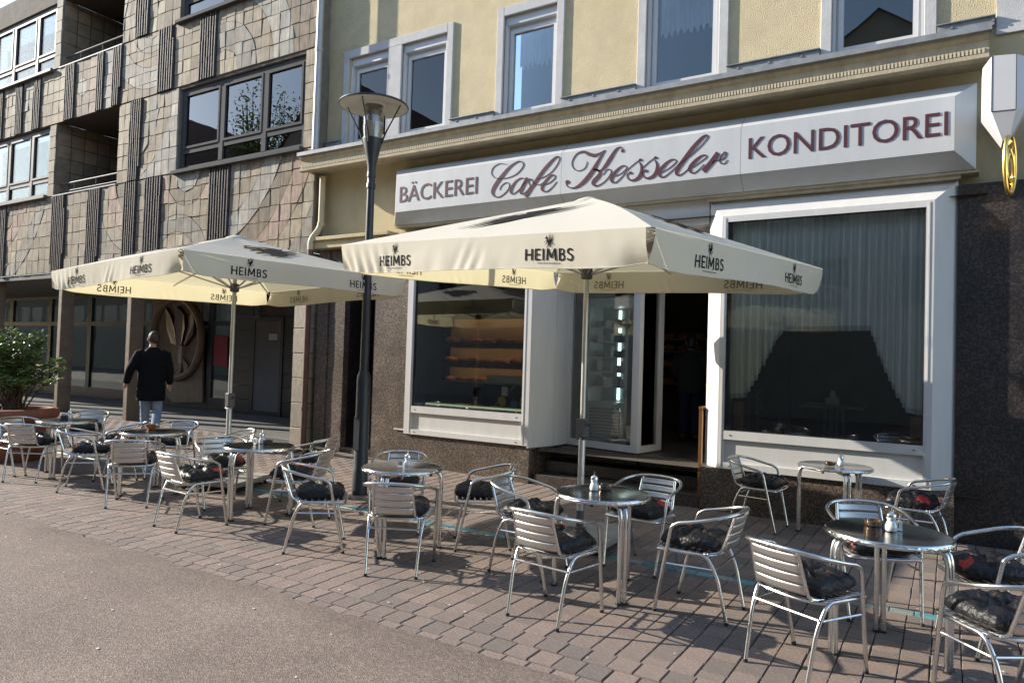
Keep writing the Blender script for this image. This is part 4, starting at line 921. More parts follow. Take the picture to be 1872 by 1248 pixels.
MB().lathe([(.100, 4.345), (.108, 4.46), (.106, 4.54)], 24, cap0=False, cap1=False).build('sunglow_sleeve', 'sunglow', lp)  # added pale sleeve, stands in for sunlight refracted in the lamp glass
mb = MB()
for k in range(7): mb.lathe([(.058, 4.53 + k * .026), (.088, 4.537 + k * .026), (.058, 4.544 + k * .026)], 18)
mb.build('louvre_ring', 'lampwhite', lp)
d_ = MB().lathe([(.418, 4.735), (.425, 4.745), (.42, 4.76), (.12, 4.80), (.001, 4.805)], 40, cap0=False, cap1=False).build('disc_reflector', 'lampblack', lp)
MB().lathe([(.412, 4.737), (.30, 4.752), (.14, 4.765), (.125, 4.745), (.11, 4.745), (.10, 4.765), (.001, 4.77)], 40, cap0=False, cap1=False).build('reflector_lining', 'lampwhite', d_)
for k in range(4):
    a = R(20 + 90 * k); c, s = math.cos(a), math.sin(a)
    MB().tube([(.112 * c, .112 * s, 4.28), (.16 * c, .16 * s, 4.40), (.345 * c, .345 * s, 4.742)], [.016, .010, .008], 6).build('support_rod', 'lampblack', lp)
MB().box(-.05, .05, -.094, -.088, .55, .95, .004).build('service_door', 'lampblack', lp)

# ------------------------------------------------------------------ parasols
GRIF = [  # heraldic griffin, unit box, as tapered strokes (x, y, width)
    [(.42, .02, .03), (.50, .12, .10), (.52, .28, .17), (.44, .44, .16), (.34, .56, .12), (.30, .68, .10)],
    [(.18, .62, .02), (.24, .70, .10), (.32, .72, .12), (.36, .64, .08)], [(.20, .66, .05), (.12, .62, .02), (.10, .56, .01)], [(.30, .78, .05), (.34, .90, .02)],
    [(.52, .34, .10), (.62, .56, .11), (.60, .80, .07), (.56, 1.0, .01)], [(.58, .32, .10), (.74, .54, .11), (.76, .80, .07), (.72, 1.02, .01)], [(.62, .28, .09), (.84, .48, .10), (.92, .76, .06), (.92, .98, .01)],
    [(.36, .46, .07), (.22, .44, .05), (.12, .36, .04), (.06, .40, .01)], [(.40, .36, .07), (.26, .26, .05), (.18, .18, .04), (.10, .20, .01)],
    [(.56, .16, .08), (.70, .10, .06), (.74, .0, .05), (.66, -.04, .02)], [(.46, .10, .08), (.36, .0, .06), (.28, -.04, .03)], [(.60, .2, .05), (.80, .24, .04), (.94, .18, .05), (.98, .30, .06), (.90, .36, .01)]]
WING = [  # large spread wing emblem, feathers running to the right
    [(.02, .35, .02), (.12, .46, .07), (.24, .48, .10), (.34, .50, .12)], [(.04, .22, .02), (.16, .34, .06), (.30, .38, .11), (.44, .48, .10)], [(.0, .06, .02), (.14, .16, .07), (.28, .24, .12), (.40, .34, .16), (.50, .46, .10)],
    [(.18, .02, .03), (.30, .10, .10), (.44, .22, .15), (.56, .40, .12), (.62, .52, .04)], [(.36, .62, .03), (.46, .58, .12), (.56, .60, .12), (.68, .72, .03)], [(.42, .44, .10), (.58, .56, .13), (.72, .70, .05), (.80, .78, .01)],
    [(.48, .40, .06), (.66, .54, .06), (.86, .70, .03), (1.0, .80, .01)], [(.50, .34, .05), (.70, .48, .05), (.90, .66, .02), (1.0, .76, .005)], [(.52, .28, .05), (.72, .42, .045), (.92, .62, .015)], [(.10, .52, .03), (.2, .60, .05), (.30, .60, .04), (.38, .56, .02)]]
def block_word():
    VS, FS, x = [], [], 0.0
    def st(P, w_=.145, n=5):
        if len(P) == 2 or n == 1: vs, fs = [], []; P2 = [(a, b, w_) for a, b in P]; vs, fs = ribbon(P2, 1)
        else: vs, fs = ribbon([(a, b, w_) for a, b in P], n)
        o = len(VS); VS.extend([(a + x, b) for a, b in vs]); FS.extend([tuple(i + o for i in f) for f in fs])
    h = .0725
    st([(h, 0), (h, 1)]); st([(.62, 0), (.62, 1)]); st([(h * 2, .5), (.55, .5)], .13); x += .69 + .19
    st([(h, 0), (h, 1)]); st([(h * 2, .935), (.50, .935)], .13); st([(h * 2, .5), (.45, .5)], .13); st([(h * 2, .065), (.50, .065)], .13); x += .50 + .17
    st([(h, 0), (h, 1)]); x += .145 + .19
    st([(h, 0), (h + .06, 1)]); st([(.82, 0), (.76, 1)]); st([(h + .06, 1), (.446, .22)], .14); st([(.446, .22), (.76, 1)], .14); x += .89 + .19
    st([(h, 0), (h, 1)]); st([(h * 2, .94), (.30, .94), (.42, .86), (.43, .66), (.30, .54), (h * 2, .53)], .12); st([(.26, .53), (.42, .46), (.48, .30), (.44, .12), (.30, .06), (h * 2, .06)], .125); x += .56 + .15
    st([(.47, .82), (.36, .93), (.20, .94), (.09, .84), (.09, .68), (.20, .57), (.36, .48), (.47, .36), (.46, .17), (.34, .06), (.16, .06), (.04, .19)], .135)
    return VS, FS
TXT = block_word()
th = 1.0; tw0, tw1 = min(v[0] for v in TXT[0]), max(v[0] for v in TXT[0])
def parasol(name, label, gx, gy, phi, S, ze, zv, za, tx, ty, heading_base, zg):
    root = empty(name, label, 'parasol', (gx, gy, zg), phi, 'square cream cafe parasols')
    ze -= zg; za -= zg; H = S / 2
    def drop(u, v): return tx * u + ty * v
    # pole, base slab on castors, crank clamp
    MB().lathe([(.032, .08), (.032, 1.02), (.030, 1.03)], 18).build('lower_pole', 'pole', root)
    MB().lathe([(.025, 1.0), (.025, za - .06)], 18).build('upper_pole', 'pole', root)
    cl = MB().box(-.045, .045, -.045, .045, .98, 1.16, .01).build('crank_housing', 'polegrey', root, smooth=0)
    MB().tube(fillet([(.045, 0, 1.10), (.085, 0, 1.10), (.10, 0, 1.13), (.10, -.05, 1.13)], .02), .009, 6).build('crank_handle', 'polegrey', cl)
    MB().tube([(-.05, -.02, .97), (.05, -.02, .97)], .012, 6).build('clamp_bolt', 'polegrey', cl)
    b_ = bpy.data.objects.new('base_trolley', MB().box(-.40, .40, -.40, .40, .065, .125, .012).build('x', 'slab').data); bpy.data.objects.remove(bpy.data.objects['x']); COL.objects.link(b_); b_.parent = root; b_.rotation_euler = (0, 0, heading_base)
    MB().lathe([(.07, .125), (.06, .14), (.036, .145), (.036, .30)], 16).build('pole_socket', 'polegrey', b_)
    for sx in (-1, 1):
        for sy in (-1, 1):
            MB().tube([(sx * .34 - .012, sy * .34, .035), (sx * .34 + .012, sy * .34, .035)], .034, 12).box(sx * .34 - .018, sx * .34 + .018, sy * .34 - .02, sy * .34 + .02, .04, .066).build('castor', 'rubber', b_)
    # canopy of four gores, hem and print
    CR = [(-H, -H), (H, -H), (H, H), (-H, H)]
    seed = gx * 3.1
    def cano(side, u, t):                        # u along the edge 0..1, t apex 0 -> edge 1
        a, b = CR[side], CR[(side + 1) % 4]; ex, ey = a[0] + (b[0] - a[0]) * u, a[1] + (b[1] - a[1]) * u
        x, y = ex * t, ey * t
        sag = -.010 * math.sin(math.pi * min(1, t)) * math.sin(math.pi * 2 * abs(u - .5)) ** 2 + .005 * math.sin(math.pi * t)
        z = za + (ze - za) * t + drop(x, y) * t + sag + .005 * mnoise.noise((x * 2.5 + seed, y * 2.5, side * 3.0)) * t + .004 * math.sin(u * 90) * math.exp(-((t - .06) / .09) ** 2)
        return Vector((x, y, z))
    mb = MB()
    for sd_ in range(4): mb.grid(lambda u, t: cano(sd_, u, .02 + .98 * t), 24, 14)
    can = mb.build('canopy', 'canopy', root, smooth=30, fix=False)
    mb = MB().lathe([(.012, za + .012), (.05, za + .006), (.12, za - .022), (.15, za - .045)], 20, cap0=False, cap1=False)
    mb.build('top_cap', 'canopy', can)
    def val(side, u, h):                        # valance point: u 0..1 along, h 0 top..1 hem
        a, b = CR[side], CR[(side + 1) % 4]; d = Vector((b[0] - a[0], b[1] - a[1], 0)); nrm = Vector((d.y, -d.x, 0)).normalized()
        g = .012; uu = g + (1 - 2 * g) * u
        x, y = a[0] + d.x * uu, a[1] + d.y * uu; z = ze + drop(x, y) + cano(side, uu, 1.0).z - (ze + drop(x, y))
        amp = h ** 1.2; e = min(u, 1 - u)
        cr = math.exp(-(e / .05) ** 2)
        off_ = amp * (.014 * math.sin(u * 9 + seed) + .010 * mnoise.noise((u * 11, h * 1.2, side * 5 + seed)) + .007 * mnoise.noise((u * 30, h * .8, side * 5 + seed)) - .05 * cr * h) + .004
        mid = abs(u - .52) < .07
        if mid: off_ += .010 * amp * math.sin(u * 160 + 6 * h) * (1 - abs(u - .52) / .07)
        if u < .22 and side == 0: off_ += .012 * amp * math.sin(u * 150 - h * 5)
        hh = zv * (1 + .03 * math.sin(u * 7 + side) - .14 * cr)
        return Vector((x, y, z - hh * h)) + nrm * off_
    mb = MB()
    for sd_ in range(4): mb.grid(lambda u, h: val(sd_, u, h), 150, 8)
    va = mb.build('valance', 'canopy', root, smooth=60, fix=False)
    hem = MB()
    for sd_ in range(4): hem.tube([val(sd_, i / 100, 1.0) for i in range(101)], .004, 5)
    hem.build('hem', 'canopy', va)
    def put(fn, vs, fs, mb, off_):
        o = len(mb.v)
        for (x, y) in vs:
            P = fn(x, y); e = 1e-3; n_ = (fn(x + e, y) - P).cross(fn(x, y + e) - P)
            n_ = n_.normalized() if n_.length > 0 else Vector((0, 0, 1)); mb.v.append(tuple(P + n_ * off_))
        mb.f += [tuple(i + o for i in f) for f in fs]
    for sd_ in range(4):
        a, b = CR[sd_], CR[(sd_ + 1) % 4]
        for uc in (.24, .76):
            def fn(x, y): return val(sd_, min(.999, max(.001, uc + x / S)), min(1.0, max(0.0, .5 - y / zv)))
            tw = .43; sc1 = tw / (tw1 - tw0); hh = .085
            for off_, mm in ((.004, 'print'), (-.004, 'printpale')):
                mb = MB(); put(fn, [((x - tw0) * sc1 - tw / 2, y / th * hh - .072) for x, y in TXT[0]], TXT[1], mb, off_)
                for g_ in GRIF:
                    vs, fs = ribbon(g_, 3); put(fn, [(x * .085 - .045, y * .095 + .024) for x, y in vs], fs, mb, off_)
                for k in range(14): put(fn, [(-.10 + k * .0145, -.094), (-.10 + k * .0145 + .010, -.094), (-.10 + k * .0145 + .010, -.089), (-.10 + k * .0145, -.089)], [(0, 1, 2, 3)], mb, off_)
                mb.build('valance_print', mm, va, smooth=0, fix=False)
        def fc(x, y): return cano(sd_, .5 + x / (S * max(.12, 1 - y)), max(.05, 1 - y))
        mb = MB()
        for g_ in WING:
            vs, fs = ribbon(g_, 6); put(fc, [((x - .5) * .95, .20 + y * .56) for x, y in vs], fs, mb, .012)
        mb.build('canopy_print', 'print', can, smooth=0, fix=False)
    # ribs and struts
    zh = za - .38; zs_ = ze - .16
    MB().lathe([(.03, zs_ - .05), (.055, zs_ - .04), (.055, zs_ + .05), (.03, zs_ + .06)], 16).build('slider', 'polegrey', root)
    for k in range(8):
        ex, ey = [(H, -H), (H, 0), (H, H), (0, H), (-H, H), (-H, 0), (-H, -H), (0, -H)][k]; e = Vector((ex, ey, 0))
        zt_ = ze + drop(ex, ey) - .035; top = Vector((0, 0, za - .07)); tip = Vector((ex * .99, ey * .99, zt_))
        rb = MB().tube([top, top.lerp(tip, .5) + Vector((0, 0, -.055)), tip], .012, 6).build('rib', 'pole', root)
        mid = top.lerp(tip, .48) + Vector((0, 0, -.055)); MB().tube([(ex / e.length * .05, ey / e.length * .05, zs_), mid], .010, 6).build('strut', 'pole', rb)
    return root
parasol('parasol', 'front cream parasol with its pole behind the fifth table, before the cafe entrance', -2.94, 6.035, -.1617, 3.284, 2.683, .250, 3.245, -.049, .039, R(12), 0.0)
parasol('parasol', 'rear cream parasol left of the street lamp, before the tiled arcade', -7.63, 5.65, -.087, 3.02, 2.64, .232, 3.135, .022, .014, R(25), 0.01)

# ------------------------------------------------------------------ tables
def make_table():
    root = empty('cafe_table', 'x', 'table', (0, 0, 0), 0, 'round steel cafe tables')
    tp = MB().lathe([(.001, .716), (.335, .716), (.345, .719), (.350, .714), (.351, .695), (.347, .687), (.340, .688)], 64, cap0=False, cap1=False).build('tabletop', 'steel', root, smooth=50)
    mb = MB(); n_ = 72
    for k in range(n_):
        a = 2 * math.pi * k / n_; r0 = .3525 + (.0025 if k % 2 else 0)
        mb.v += [(r0 * math.cos(a), r0 * math.sin(a), .711), ((r0 + .002) * math.cos(a), (r0 + .002) * math.sin(a), .70), (r0 * math.cos(a), r0 * math.sin(a), .689)]
    for k in range(n_):
        j = (k + 1) % n_; mb.f += [(3 * k, 3 * j, 3 * j + 1, 3 * k + 1), (3 * k + 1, 3 * j + 1, 3 * j + 2, 3 * k + 2)]
    mb.build('rim', 'steelrim', tp, smooth=20)
    MB().lathe([(.001, .683), (.19, .683), (.19, .69), (.001, .69)], 20).build('mounting_plate', 'polegrey', root, smooth=0)
    for k in range(3):
        a = R(120 * k); c, s = math.cos(a), math.sin(a); mb = MB(); ft = MB()
        for o in (-.021, .021):
            P = fillet([(.10, o, .672), (.325, o, .672), (.345, o, .60), (.345, o, .012)], .07, 6)
            mb.tube([(p.x * c - p.y * s, p.x * s + p.y * c, p.z) for p in P], .0165, 10)
        ft.v = []; ft.add([(.345 * c + du * c - dv * s, .345 * s + du * s + dv * c, z) for z in (0, .014) for du, dv in ((-.018, -.039), (.018, -.039), (.018, .039), (-.018, .039))], [(0, 3, 2, 1), (4, 5, 6, 7), (0, 1, 5, 4), (1, 2, 6, 5), (2, 3, 7, 6), (3, 0, 4, 7)])
        lg = mb.build('leg', 'alu', root); ft.build('foot_cap', 'rubber', lg)
    for k in range(6):
        a = R(60 * k + 20); MB().box(.30 * math.cos(a) - .01, .30 * math.cos(a) + .01, .30 * math.sin(a) - .01, .30 * math.sin(a) + .01, .665, .69).build('under_pad', 'rubber', root, smooth=0)
    return root
TB = [('E', -9.89, 4.86, 70, 'leftmost round steel cafe table, next to the terracotta planter'), ('D', -7.99, 4.89, 20, 'round steel cafe table with a copper bowl, second from the left'),
      ('C', -6.11, 4.90, 35, 'round steel cafe table with napkin ring and ashtray, in front of the rear parasol'), ('B', -4.10, 4.83, -75, 'round steel cafe table with the two digit number card, right of the lamp post'),
      ('T', -2.20, 4.89, -40, 'round steel cafe table right before the pole of the front parasol'), ('A', -.31, 4.88, -20, 'round steel cafe table nearest the right foreground'),
      ('W', -.985, 7.90, -64, 'round steel cafe table standing against the curtained shop window')]
tproto = make_table(); TPOS = {}
for k, (n_, x, y, rz, lab) in enumerate(TB):
    t_ = tproto if k == 0 else copy_tree(tproto)
    t_.location = (x, y, gz(x, y)); t_.rotation_euler = (0, 0, R(rz)); t_['label'] = lab; TPOS[n_] = (x, y, gz(x, y) + .7195)

# ------------------------------------------------------------------ chairs
def make_chair():
    root = empty('armchair', 'x', 'chair', (0, 0, 0), 0, 'aluminium slatted armchairs on the terrace')
    half = [(-.232, .238, .004), (-.262, .135, .50), (-.268, .112, .605)]
    arm = [(-.269, .06, .632), (-.272, -.05, .655), (-.258, -.16, .682), (-.20, -.25, .704), (-.11, -.288, .715), (0, -.298, .718)]
    A = fillet(half + arm[:1], .045, 5)
    L = A + [Vector(p) for p in spline(arm, 5)[1:]]
    P = L + [Vector((-p.x, p.y, p.z)) for p in reversed(L[:-1])]
    at_ = MB().tube(P, .0128, 10).build('arm_tube', 'alu', root)
    for s in (-1, 1):
        Q = fillet([(s * .236, .19, .432), (s * .232, .0, .434), (s * .222, -.115, .436), (s * .208, -.185, .30), (s * .197, -.250, .004)], .06, 6)
        lg = MB().tube(Q, .0118, 10).build('rear_leg', 'alu', root); MB().tube([(s * .197, -.2505, 0), (s * .1975, -.249, .02)], .0135, 10).build('foot_cap', 'rubber', lg); MB().tube([(s * .232, .238, 0), (s * .2335, .233, .02)], .0145, 10).build('foot_cap', 'rubber', at_)
        MB().tube(fillet([(s * .165, .06, .428), (s * .168, -.12, .436), (s * .166, -.195, .455), (s * .160, -.225, .54), (s * .150, -.281, .712)], .06, 6), .0105, 8).build('back_post', 'alu', root)
        MB().tube([(s * .250, .165, .345), (s * .213, -.165, .345)], .007, 6).build('side_brace', 'alu', root)
    MB().tube([(-.213, -.172, .352), (.213, -.172, .352)], .0085, 8).build('rear_brace', 'alu', root)
    MB().tube(fillet([(-.236, .15, .432), (-.232, .235, .430), (-.12, .252, .430), (.12, .252, .430), (.232, .235, .430), (.236, .15, .432)], .05, 5), .0118, 10).build('seat_rail', 'alu', root)
    MB().tube(spline([(-.220, -.12, .437), (-.16, -.155, .433), (0, -.175, .43), (.16, -.155, .433), (.220, -.12, .437)], 5), .0105, 8).build('seat_rail', 'alu', root)
    for k in range(4):
        z = .500 + .0565 * k; y = -.205 - (z - .455) * .30
        def fn(u, v):
            x = (u - .5) * .318; bow = -.026 * (1 - (2 * u - 1) ** 2); a = (v - .5)
            return (x, y + bow - a * .0515 * .30 - .0012 * (.25 - a * a) * 4, z + a * .0515)
        mb = MB().grid(fn, 10, 4); o1 = mb.build('back_slat', 'aluslat', root, smooth=60, fix=False)
        so = o1.modifiers.new('s', 'SOLIDIFY'); so.thickness = .0035; so.offset = 0
    for k in range(7):
        y = -.115 + .054 * k; w_ = .225 if y < .16 else .222
        def fn(u, v):
            x = (u - .5) * 2 * w_; return (x, y + (v - .5) * .043, .442 - .010 * (1 - (2 * u - 1) ** 2) * (1 if k < 6 else .3) + .002 * math.sin(math.pi * v))
        mb = MB().grid(fn, 8, 3); o1 = mb.build('seat_slat', 'aluslat', root, smooth=60, fix=False)
        so = o1.modifiers.new('s', 'SOLIDIFY'); so.thickness = .003; so.offset = 0
    return root
def cushion_mesh(seed):
    mb = MB(); N = 26
    def h(u, v):
        e = (1 - abs(u) ** 3.2) * (1 - abs(v) ** 3.2); e = max(0, e) ** .36
        rr = math.hypot(u, v); th_ = math.atan2(v, u)
        t = 1 - .66 * math.exp(-(rr / .22) ** 2) - .55 * math.exp(-((rr - .42) / .40) ** 2) * (.5 + .5 * math.cos(th_ * 6 + seed)) ** 5
        return .086 * e * t * (1 + .28 * mnoise.noise((u * 2.6 + seed, v * 2.6, 1)) + .16 * mnoise.noise((u * 6 + seed, v * 6, 4)))
    def top(a, b):
        u, v = 2 * a - 1, 2 * b - 1; w_ = 1 - .10 * (abs(u) * abs(v)) ** 2 + .03 * mnoise.noise((math.atan2(v, u) * 2, seed, 0))
        return (u * .212 * w_, v * .205 * w_, .034 + h(u, v))
    def bot(a, b):
        u, v = 2 * a - 1, 2 * b - 1; w_ = 1 - .10 * (abs(u) * abs(v)) ** 2 + .03 * mnoise.noise((math.atan2(v, u) * 2, seed, 0)); e = max(0, (1 - abs(u) ** 4) * (1 - abs(v) ** 4)) ** .4
        return (u * .212 * w_, v * .205 * w_, .034 - .030 * e)
    mb.grid(top, N, N); mb.grid(lambda a, b: bot(1 - a, b), N, N)
    o = mb.build('seat_cushion', 'cushion', None, smooth=180, fix=True)
    bm = bmesh.new(); bm.from_mesh(o.data); bmesh.ops.remove_doubles(bm, verts=bm.verts[:], dist=.0008); bmesh.ops.recalc_face_normals(bm, faces=bm.faces[:]); bm.to_mesh(o.data); bm.free()
    me = o.data; bpy.data.objects.remove(o); return me
CUSH = [cushion_mesh(s) for s in (1.3, 4.1, 7.7)]
CH = [  # x, y, heading, cushion turn, where
    (-10.40, 4.57, -82, 1, 'at the left picture edge, beside the planter'), (-9.80, 4.43, 34, 2, 'with its back to the street at the leftmost table'), (-8.71, 4.52, -39, 0, 'between the two leftmost tables, facing the copper bowl'),
    (-10.86, 5.60, 230, 1, 'behind the leftmost table, facing the street'), (-9.15, 5.16, 138, 3, 'between the two leftmost tables, facing the planter'), (-8.70, 5.60, 211, 0, 'directly behind the table with the copper bowl'),
    (-7.54, 4.42, 45, 2, 'with its back to the street at the copper bowl table'), (-6.20, 4.21, -4, 1, 'nearest the street at the table with the napkin ring'), (-6.79, 4.98, 248, 2, 'left of the table with the napkin ring'),
    (-7.49, 5.56, 150, 3, 'beside the trolley of the rear parasol'), (-6.30, 5.78, 112, 0, 'farther of the two at the right of the napkin ring table'), (-5.56, 4.97, 114, 1, 'nearer of the two at the right of the napkin ring table'),
    (-4.70, 4.41, -46, 3, 'in front of the lamp post, facing the table right of it'), (-3.72, 4.38, 26, 2, 'with its back to the street, at the lamp post table'), (-4.60, 5.37, 212, 0, 'behind the table next to the lamp post'),
    (-3.61, 5.38, 127, 1, 'right of the table next to the lamp post'), (-2.87, 4.97, -86, 3, 'left of the table before the front parasol pole'), (-2.24, 4.24, -6, 2, 'with its back to the street before the front parasol pole'),
    (-2.17, 5.66, 174, 3, 'behind the table at the front parasol pole'), (-1.46, 4.92, 88, 1, 'right of the table before the front parasol pole'), (-1.71, 7.82, -94, 0, 'left of the table at the shop window'),
    (-.24, 7.68, 84, 3, 'right of the table at the shop window'), (-.45, 5.62, 206, 1, 'behind the right foreground table'), (-.69, 4.35, -26, 3, 'street side of the right foreground table'),
    (.26, 5.37, 117, 2, 'far right of the right foreground table'), (.27, 4.36, 36, 0, 'cut off at the lower right picture corner')]
cproto = make_chair()
for k, (x, y, h, ct, where) in enumerate(CH):
    c_ = cproto if k == 0 else copy_tree(cproto)
    c_.location = (x, y, gz(x, y)); c_.rotation_euler = (0, 0, R(h)); c_['label'] = 'aluminium armchair ' + where
    cu = bpy.data.objects.new('seat_cushion', CUSH[k % 3]); COL.objects.link(cu)
    a = R(h); fy = .035 + rnd.uniform(-.01, .02); fx = rnd.uniform(-.015, .015)
    cu.location = (x + fx * math.cos(a) - fy * math.sin(a), y + fx * math.sin(a) + fy * math.cos(a), gz(x, y) + .4415); cu.rotation_euler = (R(1.0), 0, a + R(90 * ct + rnd.uniform(-8, 8)))
    tag(cu, 'black cushion on chair ' + where, 'cushion', 'black seat cushions on the chairs')

# ------------------------------------------------------------------ things on the tables
def shaker(tn, dx, dy, rz, lab):
    x, y, z = TPOS[tn]; r = empty('sugar_shaker', lab, 'sugar shaker', (x + dx, y + dy, z), R(rz), 'glass sugar shakers on the tables')
    MB().lathe([(.028, 0), (.033, .006), (.034, .03), (.026, .052), (.021, .062), (.027, .078), (.026, .088)], 20).build('glass_jar', 'porcelain', r)
    MB().lathe([(.0275, .084), (.028, .098), (.022, .108), (.008, .114), (.007, .116)], 20).build('lid', 'chrome', r); MB().tube([(0, 0, .112), (.002, 0, .142)], .0042, 8).build('spout', 'chrome', r)
def at_table(tn, px, py):
    z = TPOS[tn][2]; p_ = onZ(px, py, z); return p_.x - TPOS[tn][0], p_.y - TPOS[tn][1]
for tn, px, py, lab in (('A', 1629, 970, 'glass sugar shaker on the right foreground table'), ('T', 1086, 896, 'glass sugar shaker on the table before the front parasol pole'), ('B', 745, 853, 'glass sugar shaker on the table next to the lamp post'),
                        ('C', 479, 810, 'glass sugar shaker beside the napkin ring'), ('E', 128, 766, 'glass sugar shaker on the leftmost table'), ('W', 1537, 852, 'glass sugar shaker on the table at the shop window')):
    dx, dy = at_table(tn, px, py); shaker(tn, dx, dy, rnd.uniform(0, 300), lab)
def ashtray(tn, px, py, lab):
    dx, dy = at_table(tn, px, py); x, y, z = TPOS[tn]; r = empty('ashtray', lab, 'ashtray', (x + dx, y + dy, z), rnd.uniform(0, 1), 'amber glass ashtrays')
    MB().lathe([(.045, 0), (.052, .01), (.054, .032), (.050, .034), (.044, .012), (.001, .009)], 18, cap1=False).build('bowl', 'amber', r)
    for k in range(3): a = R(120 * k); MB().box(-.006, .006, -.006, .006, .031, .038, .002).build('notch', 'amber', r, loc=(.051 * math.cos(a), .051 * math.sin(a), 0))
for tn, px, py, lab in (('A', 1597, 960, 'amber glass ashtray on the right foreground table'), ('T', 1106, 894, 'amber glass ashtray before the front parasol pole'), ('C', 489, 810, 'amber glass ashtray beside the napkin ring'), ('W', 1517, 850, 'amber glass ashtray on the table at the shop window')): ashtray(tn, px, py, lab)
def numcard(tn, px, py, s, lab):
    dx, dy = at_table(tn, px, py); x, y, z = TPOS[tn]; r = empty('number_card', lab, 'number card', (x + dx, y + dy, z), R(18))
    MB().box(-.024, .024, -.010, .010, 0, .004).build('foot', 'card', r, smooth=0); MB().box(-.022, .022, -.002, .002, .004, .056).build('plate', 'card', r, smooth=0)
    vs, fs = text2d(s, .01); b0, b1 = min(v[0] for v in vs), max(v[0] for v in vs); hh = max(v[1] for v in vs); w_ = .028 * (b1 - b0) / hh
    MB().add([((a - b0) / (b1 - b0) * w_ - w_ / 2, -.0026, .016 + b / hh * .028) for a, b in vs], fs).build('numeral', 'print', r, smooth=0)
numcard('B', 732, 853, '10', 'small white number card on the table next to the lamp post'); numcard('A', 1642, 969, '1', 'small white number card on the right foreground table')
dx, dy = at_table('C', 467, 812); x, y, z = TPOS['C']
tag(MB().tube([(.028 * math.cos(a), 0, .034 + .028 * math.sin(a)) for a in [2 * math.pi * k / 20 for k in range(20)]], .010, 8, closed=True).build('napkin_ring', 'napkin', loc=(x + dx, y + dy, z - .003)), 'white napkin ring standing on a round steel table', 'napkin ring')
dx, dy = at_table('D', 276, 785); x, y, z = TPOS['D']; r = empty('bowl', 'copper coloured bowl with dark contents on a round table', 'bowl', (x + dx, y + dy, z))
MB().lathe([(.035, 0), (.062, .03), (.075, .062), (.070, .062), (.058, .034), (.001, .02)], 20, cap1=False).build('copper_shell', 'copper', r); MB().lathe([(.001, .05), (.06, .045)], 14, cap0=False, cap1=False).build('contents', 'soil', r)
dx, dy = at_table('E', 118, 766); x, y, z = TPOS['E']; r = empty('menu_holder', 'small dark menu holder on the leftmost table', 'menu holder', (x + dx, y + dy, z), R(25))
MB().box(-.05, .05, -.02, .02, 0, .05, .004).build('block', 'rubber', r, smooth=0); MB().box(-.045, .045, -.004, .004, .05, .075).build('leaflet', 'surround', r, smooth=0)

# ------------------------------------------------------------------ people
def fuse(name, mb, mt, parent, voxel=.012, it=6):
    o = mb.build(name, mt, None, smooth=0)
    md = o.modifiers.new('r', 'REMESH'); md.mode = 'VOXEL'; md.voxel_size = voxel
    sm = o.modifiers.new('s', 'SMOOTH'); sm.factor = .5; sm.iterations = it
    me = bpy.data.meshes.new_from_object(o.evaluated_get(bpy.context.evaluated_depsgraph_get()))
    o.modifiers.clear(); o.data = me; me.polygons.foreach_set('use_smooth', [True] * len(me.polygons))
    if parent: o.parent = parent
    return o
def loft(mb, secs, n=20):
    o = len(mb.v)
    for (x, y, z, rx, ry) in secs:
        for k in range(n): a = 2 * math.pi * k / n; mb.v.append((x + rx * math.cos(a), y + ry * math.sin(a), z))
    for i in range(len(secs) - 1):
        for k in range(n): k2 = (k + 1) % n; mb.f.append((o + i * n + k, o + i * n + k2, o + (i + 1) * n + k2, o + (i + 1) * n + k))
    mb.f.append(tuple(o + k for k in range(n - 1, -1, -1))); mb.f.append(tuple(o + (len(secs) - 1) * n + k for k in range(n))); return mb
